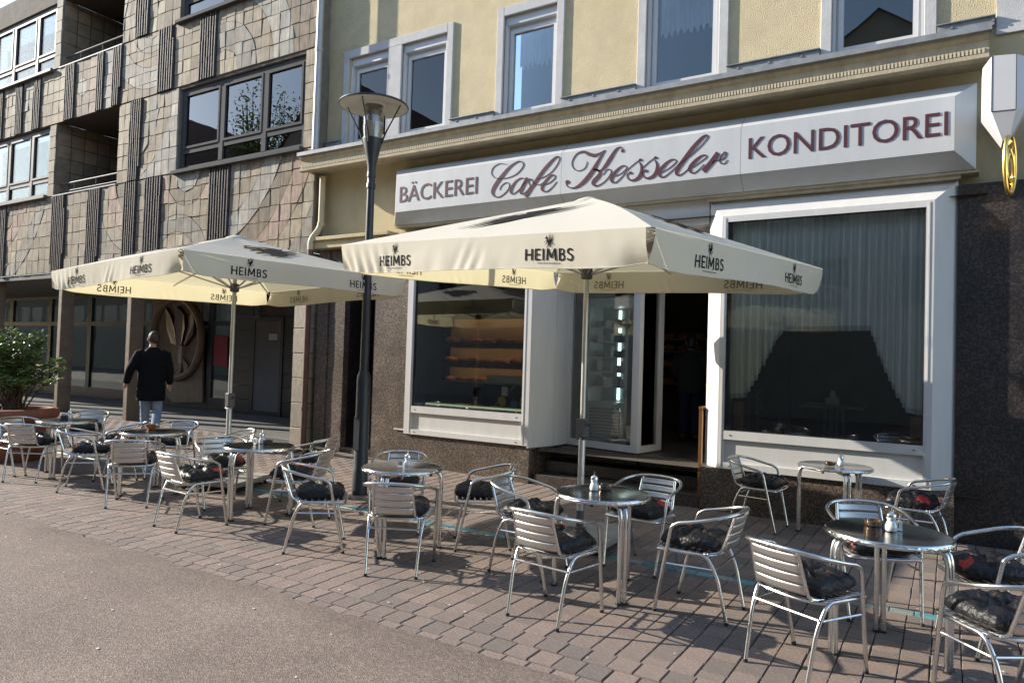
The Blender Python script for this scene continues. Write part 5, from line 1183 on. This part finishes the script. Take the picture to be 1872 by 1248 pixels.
def person(label, x, y, z, heading, scale, arms, legs, top, bottom, hair, turn, coat_len):
    root = empty('person', label, 'person', (x, y, z), R(heading)); root.scale = (scale,) * 3
    mb = MB()
    loft(mb, [(0, 0, .86, .15, .11), (0, 0, .98, .165, .115), (0, 0, 1.12, .145, .10), (0, .01, 1.32, .17, .115), (0, 0, 1.45, .155, .09), (0, -.01, 1.52, .07, .06), (0, .0, 1.60, .055, .058)])
    hc = Vector((0, .018, 1.70)); mb.ball(hc, .076, .096, .118, 18, 12); mb.ball(hc + Vector((0, .022, -.055)), .058, .072, .062, 14, 10)
    ct, st = math.cos(turn), math.sin(turn)
    def hd(px, py, pz_): return (px * ct - py * st + hc.x, px * st + py * ct + hc.y, hc.z + pz_)
    mb.tube([hd(0, .092, .015), hd(0, .118, -.028), hd(0, .09, -.038)], [.010, .016, .008], 8)
    for s in (-1, 1): mb.ball(hd(s * .088, -.012, -.012), .017, .024, .036, 8, 6); mb.ball(hd(s * .03, .082, .008), .014, .012, .010, 8, 6)
    mb.ball(hd(0, .088, -.068), .024, .014, .010, 10, 6)
    sl = MB()
    for s, A in ((-1, arms[0]), (1, arms[1])):
        sh_, el, wr = Vector((s * .185, 0, 1.44)), Vector(A[0]), Vector(A[1]); d = (wr - el).normalized()
        mb.tube([sh_, sh_.lerp(el, .5), el, el.lerp(wr, .4), wr], [.058, .05, .040, .042, .027], 10)
        pm = wr + d * .055; sd_ = d.cross(Vector((0, 1, 0))).normalized(); fw = sd_.cross(d).normalized()
        mb.tube([wr - d * .01, wr + d * .03, wr + d * .09], [.026, .036, .034], 10, flat=.55)
        for q, (off_, ln) in enumerate(((-.027, .070), (-.009, .082), (.009, .078), (.027, .060))):
            b0 = wr + d * .075 + fw * off_; mb.tube([b0, b0 + d * ln * .5 + sd_ * .006 * s, b0 + d * ln * .85 - sd_ * .012 * -s], [.0105, .0095, .007], 7)
        b0 = wr + d * .025 + fw * .030; mb.tube([b0, b0 + d * .035 + fw * .022, b0 + d * .068 + fw * .02], [.013, .011, .008], 7)
        sl.tube([Vector((s * .13, 0, 1.47)), sh_ + Vector((s * .012, 0, .0)), sh_.lerp(el, .5), el, el.lerp(wr, .5), el.lerp(wr, .97)], [.075, .092, .086, .074, .066, .056], 12)
    tr = MB(); shoes = []
    loft(tr, [(0, 0, .80, .17, .13), (0, 0, .92, .178, .13), (0, 0, 1.04, .168, .122)])
    for s, (kn, an, toe) in ((-1, legs[0]), (1, legs[1])):
        hp, kn, an, toe = Vector((s * .088, 0, .90)), Vector(kn), Vector(an), Vector(toe)
        mb.tube([hp, hp.lerp(kn, .5), kn, kn.lerp(an, .35), an], [.085, .072, .054, .052, .035], 10)
        mb.tube([an, an.lerp(toe, .5) + Vector((0, 0, -.02)), toe], [.036, .035, .025], 8)
        tr.tube([hp, hp.lerp(kn, .5), kn, kn.lerp(an, .5), an.lerp(kn, .06)], [.104, .092, .076, .070, .072], 12)
        dv = (toe - an); dv.z = 0; dv.normalize(); hl = an - dv * .06
        shoes.append(MB().tube([hl + Vector((0, 0, -.045)), an + Vector((0, 0, -.03)), an.lerp(toe, .5) + Vector((0, 0, -.012)), toe + dv * .02], [.040, .046, .042, .028], 10))
    bd = fuse('body', mb, 'skin', root, .011, 3)
    jk = MB(); jk.v = sl.v; jk.f = sl.f
    loft(jk, [(0, -.005, coat_len, .222, .155), (0, -.005, coat_len + .1, .226, .16), (0, -.005, 1.06, .215, .152), (0, .005, 1.28, .232, .16), (0, 0, 1.43, .222, .13), (0, -.01, 1.505, .13, .095), (0, -.015, 1.565, .074, .076)])
    fuse('jacket', jk, top, root, .013, 5); fuse('trousers', tr, bottom, root, .013, 4)
    for m_ in shoes: fuse('shoe', m_, 'shoe', root, .010, 3)
    hm = MB(); hm.ball(hd(0, -.022, .030), .090, .104, .110, 18, 12)
    if hair: hm.ball(hd(0, -.075, -.04), .07, .055, .085, 12, 8)
    else: hm.ball(hd(0, -.054, -.005), .082, .064, .075, 14, 10)
    fuse('hair', hm, 'hairbrown' if not hair else 'lampblack', root, .010, 2)
    return root
mp_ = onZ(272, 803, .115)
person('man in black jacket and blue jeans walking away towards the arcade', mp_.x, mp_.y, gz(mp_.x, mp_.y), 52, 1.035,
       (((-.315, -.07, 1.18), (-.385, .04, .95)), ((.265, .02, 1.17), (.262, .14, .94))), (((-.10, .17, .52), (-.10, .22, .10), (-.11, .40, .05)), ((.105, .03, .50), (.11, -.27, .16), (.115, -.13, .045))), 'jacket', 'jeans', False, .5, .66)
wp_ = onY(1262, 700, 11.2)
person('dark haired person in dark top standing inside the open cafe door', wp_.x, 11.2, .475, 20, .94,
       (((-.27, .04, 1.17), (-.22, .22, 1.0)), ((.27, .04, 1.17), (.22, .22, 1.0))), (((-.10, .02, .50), (-.10, .0, .09), (-.11, .17, .04)), ((.10, .02, .50), (.10, .0, .09), (.11, .17, .04))), 'darkcloth', 'bluecloth', True, 0, .84)

# ------------------------------------------------------------------ planter with an evergreen shrub
px_, py_ = -11.72, 5.0
pt = empty('planter', 'large terracotta planter with moulded rim at the left edge', 'planter', (px_, py_, gz(px_, py_)))
MB().lathe([(.36, 0), (.38, .02), (.43, .30), (.455, .50), (.46, .56), (.54, .60), (.575, .64), (.58, .70), (.555, .75), (.50, .765), (.47, .75), (.45, .70)], 40, cap1=False).build('pot', 'terracotta', pt)
MB().lathe([(.001, .71), (.46, .70)], 24, cap0=False, cap1=False).build('soil', 'soil', pt)
pl = empty('evergreen_shrub', 'bushy green leaved shrub growing from the terracotta planter', 'shrub', (px_, py_, gz(px_, py_) + .70))
rs = random.Random(5); mb = MB(); lf = MB()
def leaf(mb, p, d, L_, W_, rs):
    d = Vector(d).normalized(); s = d.cross(Vector((rs.uniform(-1, 1), rs.uniform(-1, 1), 1.4))).normalized(); n_ = s.cross(d)
    P = [p, p + d * L_ * .35 + s * W_ * .5 - n_ * .004, p + d * L_ * .72 + s * W_ * .36 - n_ * .01, p + d * L_ - n_ * .02, p + d * L_ * .72 - s * W_ * .36 - n_ * .01, p + d * L_ * .35 - s * W_ * .5 - n_ * .004, p + d * L_ * .5 + n_ * .008]
    mb.add(P, [(0, 1, 6), (1, 2, 6), (2, 3, 6), (3, 4, 6), (4, 5, 6), (5, 0, 6)])
for k in range(70):
    a = rs.uniform(0, 6.283); b = rs.uniform(-.12, 1.35); R0 = rs.uniform(.75, 1.0)
    tip = Vector((math.cos(a) * math.cos(b) * .62 * R0, math.sin(a) * math.cos(b) * .70 * R0, .50 + math.sin(b) * .74 * R0))
    st = Vector((rs.uniform(-.12, .12), rs.uniform(-.12, .12), 0)); md = st.lerp(tip, .5) + Vector((0, 0, .12)); P = spline([st, md, tip], 8)
    mb.tube(P, [.014 - .010 * i / (len(P) - 1) for i in range(len(P))], 5)
    for i in range(7, len(P)):
        for j in range(2):
            c = P[i] + Vector((rs.uniform(-.05, .05), rs.uniform(-.05, .05), rs.uniform(-.04, .05)))
            for w_ in range(3):
                aa = rs.uniform(0, 6.283); leaf(lf, c, (math.cos(aa), math.sin(aa), rs.uniform(.0, .9)), rs.uniform(.075, .12), rs.uniform(.028, .042), rs)
mb.build('branch', 'bark', pl); tag(lf.build('foliage', 'leaf', pl, smooth=0, fix=False), kind='stuff')

# ------------------------------------------------------------------ inside the shop
def xz(px, py, Y): p = onY(px, py, Y); return p.x, p.z
SY_ = 11.5
sh = empty('bread_shelves', 'wooden wall shelves of bread lit warm behind the left shop window', 'shelves', (-7.0, SY_, .48))
x0, x1 = xz(806, 650, SY_)[0], xz(985, 650, SY_)[0]
mb = MB().box(x0 + 7.0, x1 + 7.0, .32, .36, .0, 2.75); mb.build('back_panel', 'roomwarm', sh, smooth=0)
zsh = [xz(880, py, SY_)[1] - .48 for py in (628, 664, 700)]
for z in zsh:
    s_ = MB().box(x0 + 7.0, x1 + 7.0, -.05, .318, z - .03, z).box(x0 + 7.0, x1 + 7.0, -.07, -.051, z - .09, z + .015).build('shelf', 'wood', sh, smooth=0)
    MB().box(x0 + 7.05, x1 + 6.95, .02, .05, z - .05, z - .032).build('light_strip', 'warmled', s_, smooth=0)
MB().box(x0 + 7.0, x1 + 7.0, -.05, .318, zsh[0] + .58, zsh[0] + .62).box(x0 + 7.0, x1 + 7.0, -.07, -.051, zsh[0] + .48, zsh[0] + .62).box(x0 + 7.05, x1 + 6.95, .02, .05, zsh[0] + .555, zsh[0] + .578).build('top_board', 'warmled' if 0 else 'wood', sh, smooth=0)
MB().box(x0 + 7.05, x1 + 6.95, .06, .09, zsh[0] + .53, zsh[0] + .55).build('light_strip', 'warmled', sh, smooth=0)
lm = MB().ball((0, 0, 0), .15, .10, .075, 12, 7); lm.v = [(x, y, max(z, -.04)) for x, y, z in lm.v]; lproto = lm.build('bread_loaf', 'bread', None)
tag(lproto, 'brown bread loaf on the warm lit wooden shelves behind the left shop window', 'bread', 'bread loaves on the shelves'); nl = 0
for z in zsh:
    x = x0 + .2
    while x < x1 - .1:
        o = lproto if nl == 0 else lproto.copy()
        if nl: COL.objects.link(o)
        nl += 1; o.location = (x, SY_ + .10 + rnd.uniform(-.03, .05), .48 + z + .041); s = rnd.uniform(.85, 1.1); o.scale = (s, s, rnd.uniform(.9, 1.3)); o.location.z = .48 + z + .04 * o.scale.z + .001; o.rotation_euler.z = rnd.uniform(-.5, .5); x += rnd.uniform(.24, .33)
ct = empty('display_counter', 'glass fronted bakery counter with pale lit front edge', 'counter', (-6.0, 9.0, .475))
MB().box(-.94, 1.0, -.28, .30, 0, .44).build('body', 'fridge', ct, smooth=0)
MB().box(-.94, 1.0, -.33, -.29, .485, .515).build('lit_edge', 'ledgreen', ct, smooth=0)
MB().add([(-.94, -.27, .54), (1.0, -.27, .54), (1.0, .12, .84), (-.94, .12, .84)], [(0, 1, 2, 3)]).build('sloped_glass', 'glassshop', ct, smooth=0)
mb = MB().box(-.94, 1.0, .12, .30, .835, .86); mb.build('top_shelf', 'polegrey', ct, smooth=0)
MB().tube([(.30, -.29, .53), (.42, .11, .85)], .008, 6).build('glass_clip', 'alu', ct)
for k in range(5): MB().ball((-.75 + .33 * k, 0, .50), .12, .12, .05, 12, 6).build('cake', 'yellowcake' if k % 2 else 'bread', ct)
for px, py, mm, r0, lab in ((917, 733, 'yellowcake', .068, 'round yellow disc leaning inside the left shop window'), (939, 738, 'greycake', .062, 'round grey disc leaning inside the left shop window')):
    x, z = xz(px, py, 8.66); o = MB().tube([(0, 0, 0), (0, .02, .004)], r0, 24).build('round_box', mm, None, loc=(x, 8.66, z)); tag(o, lab, 'box')
for px, py, w_, h_, mm, lab in ((922, 715, .10, .13, 'surround', 'pale price card standing behind the yellow disc'), (955, 735, .09, .12, 'yellowcake', 'small yellow packet at the right corner of the left shop window')):
    x, z = xz(px, py, 8.72); tag(MB().box(-w_ / 2, w_ / 2, 0, .03, -h_ / 2, h_ / 2, .004).build('packet', mm, None, smooth=0, loc=(x, 8.72, z)), lab, 'packet')
bx0, bz0 = xz(888, 722, 9.5); bx1, bz1 = xz(968, 688, 9.5)
tag(MB().box(bx0, bx1, 9.5, 9.56, .48, bz1, .005).build('cream_board', 'roomwarm', None, smooth=0), 'cream coloured low partition behind the bakery counter', 'partition')
# refrigerated cabinet in the glazed bay
f0, f1 = onY(1071, 650, 9.7).x, onY(1148, 650, 9.7).x; fzt = onY(1110, 545, 9.7).z; fg = onY(1110, 735, 9.7).z
fr_ = empty('glass_fridge', 'tall glass door refrigerator glowing green white behind the bay glass', 'refrigerator', ((f0 + f1) / 2, 9.95, .50)); hw = (f1 - f0) / 2
mb = MB(); mb.box(-hw, -hw + .05, -.25, .3, 0, fzt - .5); mb.box(hw - .05, hw, -.25, .3, 0, fzt - .5); mb.box(-hw + .05, hw - .05, -.25, .3, fzt - .62, fzt - .5); mb.box(-hw + .05, hw - .05, -.24, .3, 0, fg - .5); mb.build('cabinet', 'fridge', fr_, smooth=0)
MB().box(-hw + .05, hw - .05, .25, .29, fg - .5, fzt - .62).build('back_liner', 'fridgein', fr_, smooth=0)
for k in range(10): MB().box(-hw + .09, hw - .12, -.262, -.242, .07 + k * .047, .10 + k * .047).build('louvre', 'framelight', fr_, smooth=0)
zz0, zz1 = fg - .5, fzt - .65
MB().box(-.012, .02, .20, .24, zz0 + .02, zz1).build('light_strip', 'led', fr_, smooth=0)
for k in range(1, 6):
    z = zz0 + (zz1 - zz0) * k / 6.2; s_ = MB().box(-hw + .055, hw - .055, -.15, .245, z - .012, z).build('shelf', 'fridge', fr_, smooth=0)
    for j in range(4): MB().box(-hw + .10 + j * .13, -hw + .19 + j * .13, -.05, .08, z + .001, z + rnd.uniform(.08, .17)).build('carton', rnd.choice(['surround', 'fridgein', 'greycake', 'framelight']), s_, smooth=0)
# shelf seen through the open door
hx0, hx1 = onY(1212, 650, 12.9).x, onY(1245, 650, 12.9).x
hsf = empty('back_shelf', 'dim shelf of pastries seen through the open door', 'shelves', (hx0, 12.9, .48))
for py in (618, 640, 668, 700):
    z = onY(1228, py, 12.9).z - .48; MB().box(-.4, hx1 - hx0 + .9, 0, .4, z - .03, z).build('shelf', 'wood', hsf, smooth=0)
    for j in range(4): MB().ball((-.2 + j * .28, .12, z + .05), .12, .1, .06, 10, 6).build('pastry', 'bread', hsf)
# net curtain with arched hem
cx0, cx1, CYY = -2.225, -.232, 8.50
hemp = [(0, 1.32), (.10, 1.34), (.16, 1.55), (.22, 1.80), (.27, 2.02), (.30, 2.12), (.75, 2.13), (.78, 1.95), (.83, 1.68), (.89, 1.42), (.93, 1.27), (1.0, 1.25)]
def hem(u):
    for (a, za), (b, zb) in zip(hemp, hemp[1:]):
        if a <= u <= b: t = (u - a) / (b - a); st_ = (math.floor(t * 3) + min(1, (t * 3 % 1) * 3.5)) / 3 if abs(za - zb) > .12 else t; return za + (zb - za) * st_
    return 1.3
def cfn(u, v):
    z0 = hem(u); z = z0 + (3.42 - z0) * v
    return (cx0 + (cx1 - cx0) * u, CYY + .030 * math.sin(u * 176 + 2 * math.sin(u * 23)) + .012 * math.sin(u * 61) , z)
cu = MB().grid(cfn, 420, 10).build('net_curtain', 'curtain', None, smooth=180, fix=False); tag(cu, 'white pleated net curtain with arched hem inside the right shop window', 'curtain')
hb = MB()
for i in range(420):
    u0, u1 = i / 420, (i + 1) / 420; a, b = cfn(u0, 0), cfn(u1, 0); hb.quad((a[0], a[1] - .003, a[2] - .004), (b[0], b[1] - .003, b[2] - .004), (b[0], b[1] - .003, b[2] + .05), (a[0], a[1] - .003, a[2] + .05))
hb.build('hem_band', 'lace', cu, smooth=180, fix=False)
tx0, tz = xz(1462, 737, 10.4); tx1 = xz(1580, 737, 10.4)[0]
wt = empty('wooden_table', 'wooden table inside the cafe behind the net curtain', 'table', ((tx0 + tx1) / 2, 10.7, .475)); hw = (tx1 - tx0) / 2
MB().box(-hw, hw, -.35, .35, tz - .52, tz - .475, .006).build('tabletop', 'wood', wt, smooth=0)
for k in (-.12, -.04, .04, .12): MB().box(k - .02, k + .02, -.03, .03, .02, tz - .52).build('leg', 'framelight', wt, smooth=0)
MB().box(-.25, .25, -.25, .25, 0, .02).build('foot_plate', 'darkframe', wt, smooth=0)
o = empty('napkin_dispenser', 'pale napkin dispenser on the wooden table inside the cafe', 'dispenser', ((tx0 + tx1) / 2, 10.55, tz)); MB().box(-.09, .09, -.05, .05, 0, .09, .01).build('box', 'whitepvc', o, smooth=0); MB().add([(-.05, 0, .09), (.05, 0, .09), (.02, .01, .18), (-.02, -.01, .2)], [(0, 1, 2, 3)]).build('napkin', 'napkin', o, smooth=0)
for (xa, xb, ya, yb, za, zb, lab) in ((-2.22, -2.10, 8.7, 8.74, .48, 1.28, 'reddish wooden panel inside the right shop window, at its left side'), (-.36, -.235, 8.7, 8.74, .48, 1.22, 'reddish wooden panel inside the right shop window, at its right side'), (-.62, -.23, 8.62, 8.69, .48, 1.0, 'low wooden bench back inside the right shop window')):
    tag(MB().box(xa, xb, ya, yb, za, zb, .006).build('wood_panel', 'wood', None, smooth=0), lab, 'panel')
for k, (x, y, rz, lab) in enumerate(((-2.35 + .2, 10.6, -85, 'dark wooden chair left of the table inside the cafe'), (-.55, 10.7, 90, 'dark wooden chair right of the table inside the cafe'))):
    o = empty('wooden_chair', lab, 'chair', (x, y, .475), R(rz), 'dark wooden chairs inside the cafe')
    MB().box(-.21, .21, -.21, .21, .42, .46, .006).build('seat', 'wood', o, smooth=0)
    for sx in (-1, 1):
        for sy in (-1, 1): MB().box(sx * .19 - .018, sx * .19 + .018, sy * .19 - .018, sy * .19 + .018, 0, .92 if sy < 0 else .42).build('leg', 'wood', o, smooth=0)
    for z in (.60, .72, .84): MB().box(-.172, .172, -.20, -.18, z, z + .06).build('back_rail', 'wood', o, smooth=0)
hr = empty('handrail', 'brown metal handrail post at the right of the entrance steps', 'handrail', (-2.545, 8.47, .158))
zt_ = onY(1284, 748, 8.47).z - .158
MB().box(-.02, .02, -.02, .02, .012, zt_, .003).build('post', 'brass', hr, smooth=0); MB().box(-.04, .04, -.04, .04, 0, .012).build('base_plate', 'brass', hr, smooth=0)
MB().box(-.022, .022, -.03, .50, zt_, zt_ + .035, .004).build('rail', 'brass', hr, smooth=0); MB().box(-.02, .02, .46, .50, .33, zt_, .003).build('post', 'brass', hr, smooth=0)

# ------------------------------------------------------------------ across the street (seen only as reflections in the glass)
def house(x0, x1, h, rh, lab, g=True):
    y1, y0 = -9.5, -19; r = empty('town_house', lab, 'house', ((x0 + x1) / 2, y1, 0), 0, 'houses across the street'); hw = (x1 - x0) / 2; zz = [3.9 + 2.9 * k for k in range(int((h - 4.5) / 2.9) + 1)]
    hol = []; n_ = max(2, int(hw * 2 / 2.4))
    for z in zz:
        for k in range(n_): c = -hw + (k + .5) * 2 * hw / n_; hol.append((c - .55, c + .55, z, z + 1.6))
    mb = MB(); wall_holes(mb, -hw, hw, 0, h, hol, 0, -.2); mb.quad((-hw, 0, 0), (-hw, -9.5, 0), (-hw, -9.5, h), (-hw, 0, h)); mb.quad((hw, 0, 0), (hw, -9.5, 0), (hw, -9.5, h), (hw, 0, h))
    if g: mb.add([(-hw, 0, h), (hw, 0, h), (0, 0, h + rh)], [(0, 1, 2)])
    mb.build('wall', 'housewall', r, smooth=0)
    for (a, b, c, d) in hol: f = MB().box(a, b, -.20, -.16, c, d).build('pane', 'darkframe', r, smooth=0)
    if g: MB().add([(-hw - .2, .2, h - .2), (0, .2, h + rh), (0, -9.7, h + rh), (-hw - .2, -9.7, h - .2), (hw + .2, .2, h - .2), (hw + .2, -9.7, h - .2)], [(0, 1, 2, 3), (1, 4, 5, 2)]).build('roof', 'houseroof', r, smooth=0)
    else: MB().add([(-hw, .3, h), (hw, .3, h), (hw, -4, h + rh), (-hw, -4, h + rh), (hw, -9.5, h), (-hw, -9.5, h)], [(0, 1, 2, 3), (3, 2, 4, 5)]).build('roof', 'houseroof', r, smooth=0)
for a in ((-120, -62.4, 11, 4, 'long eaves house far down the street', False), (-62, -50, 9.5, 4, 'low gabled house far along across the street'), (-49.6, -40.6, 13.2, 4.5, 'gabled house across the street beyond the trees'), (-32.6, -24.4, 12.6, 4.4, 'narrow gabled house across the street opposite the arcade'), (-24, -8, 9.5, 3.2, 'broad eaves house across the street', False),
          (-7.6, 3.2, 10.2, 4.0, 'gabled house across the street opposite the cafe'), (3.6, 13, 9.0, 3.0, 'eaves house across the street on the right', False), (13.4, 26, 10.5, 4, 'gabled house far right across the street')): house(*a)
def bigtree(x, y, h, r0, lab):
    t_ = empty('street_tree', lab, 'tree', (x, y, 0), 0, 'trees across the street'); rs = random.Random(int(x * 10)); tk = MB(); lf = MB()
    tk.tube([(0, 0, 0), (.1, 0, h * .3), (.05, .1, h * .62)], [.28, .22, .12], 8)
    for k in range(60):
        a = rs.uniform(0, 6.28); b = rs.uniform(-.5, 1.4); q = rs.uniform(.5, 1); e = Vector((math.cos(a) * math.cos(b) * r0 * q, math.sin(a) * math.cos(b) * r0 * q, h * .62 + math.sin(b) * h * .38 * q)); s = Vector((.05, .05, h * rs.uniform(.3, .6)))
        tk.tube([s, s.lerp(e, .5) + Vector((0, 0, .3)), e], [.07, .04, .015], 5)
        for j in range(70):
            c = s.lerp(e, rs.uniform(.55, 1.05)) + Vector([rs.gauss(0, .35) for _ in range(3)]); leaf(lf, c, (rs.uniform(-1, 1), rs.uniform(-1, 1), rs.uniform(-.4, 1)), rs.uniform(.18, .3), .12, rs)
    tk.build('trunk', 'bark', t_); tag(lf.build('crown', 'leaf', t_, smooth=0, fix=False), kind='stuff')
bigtree(-34.3, -12.0, 17.5, 2.6, 'leafy street tree across the street, nearer the gabled house'); bigtree(-38.2, -12.5, 19.5, 3.0, 'taller leafy tree across the street, farther along')
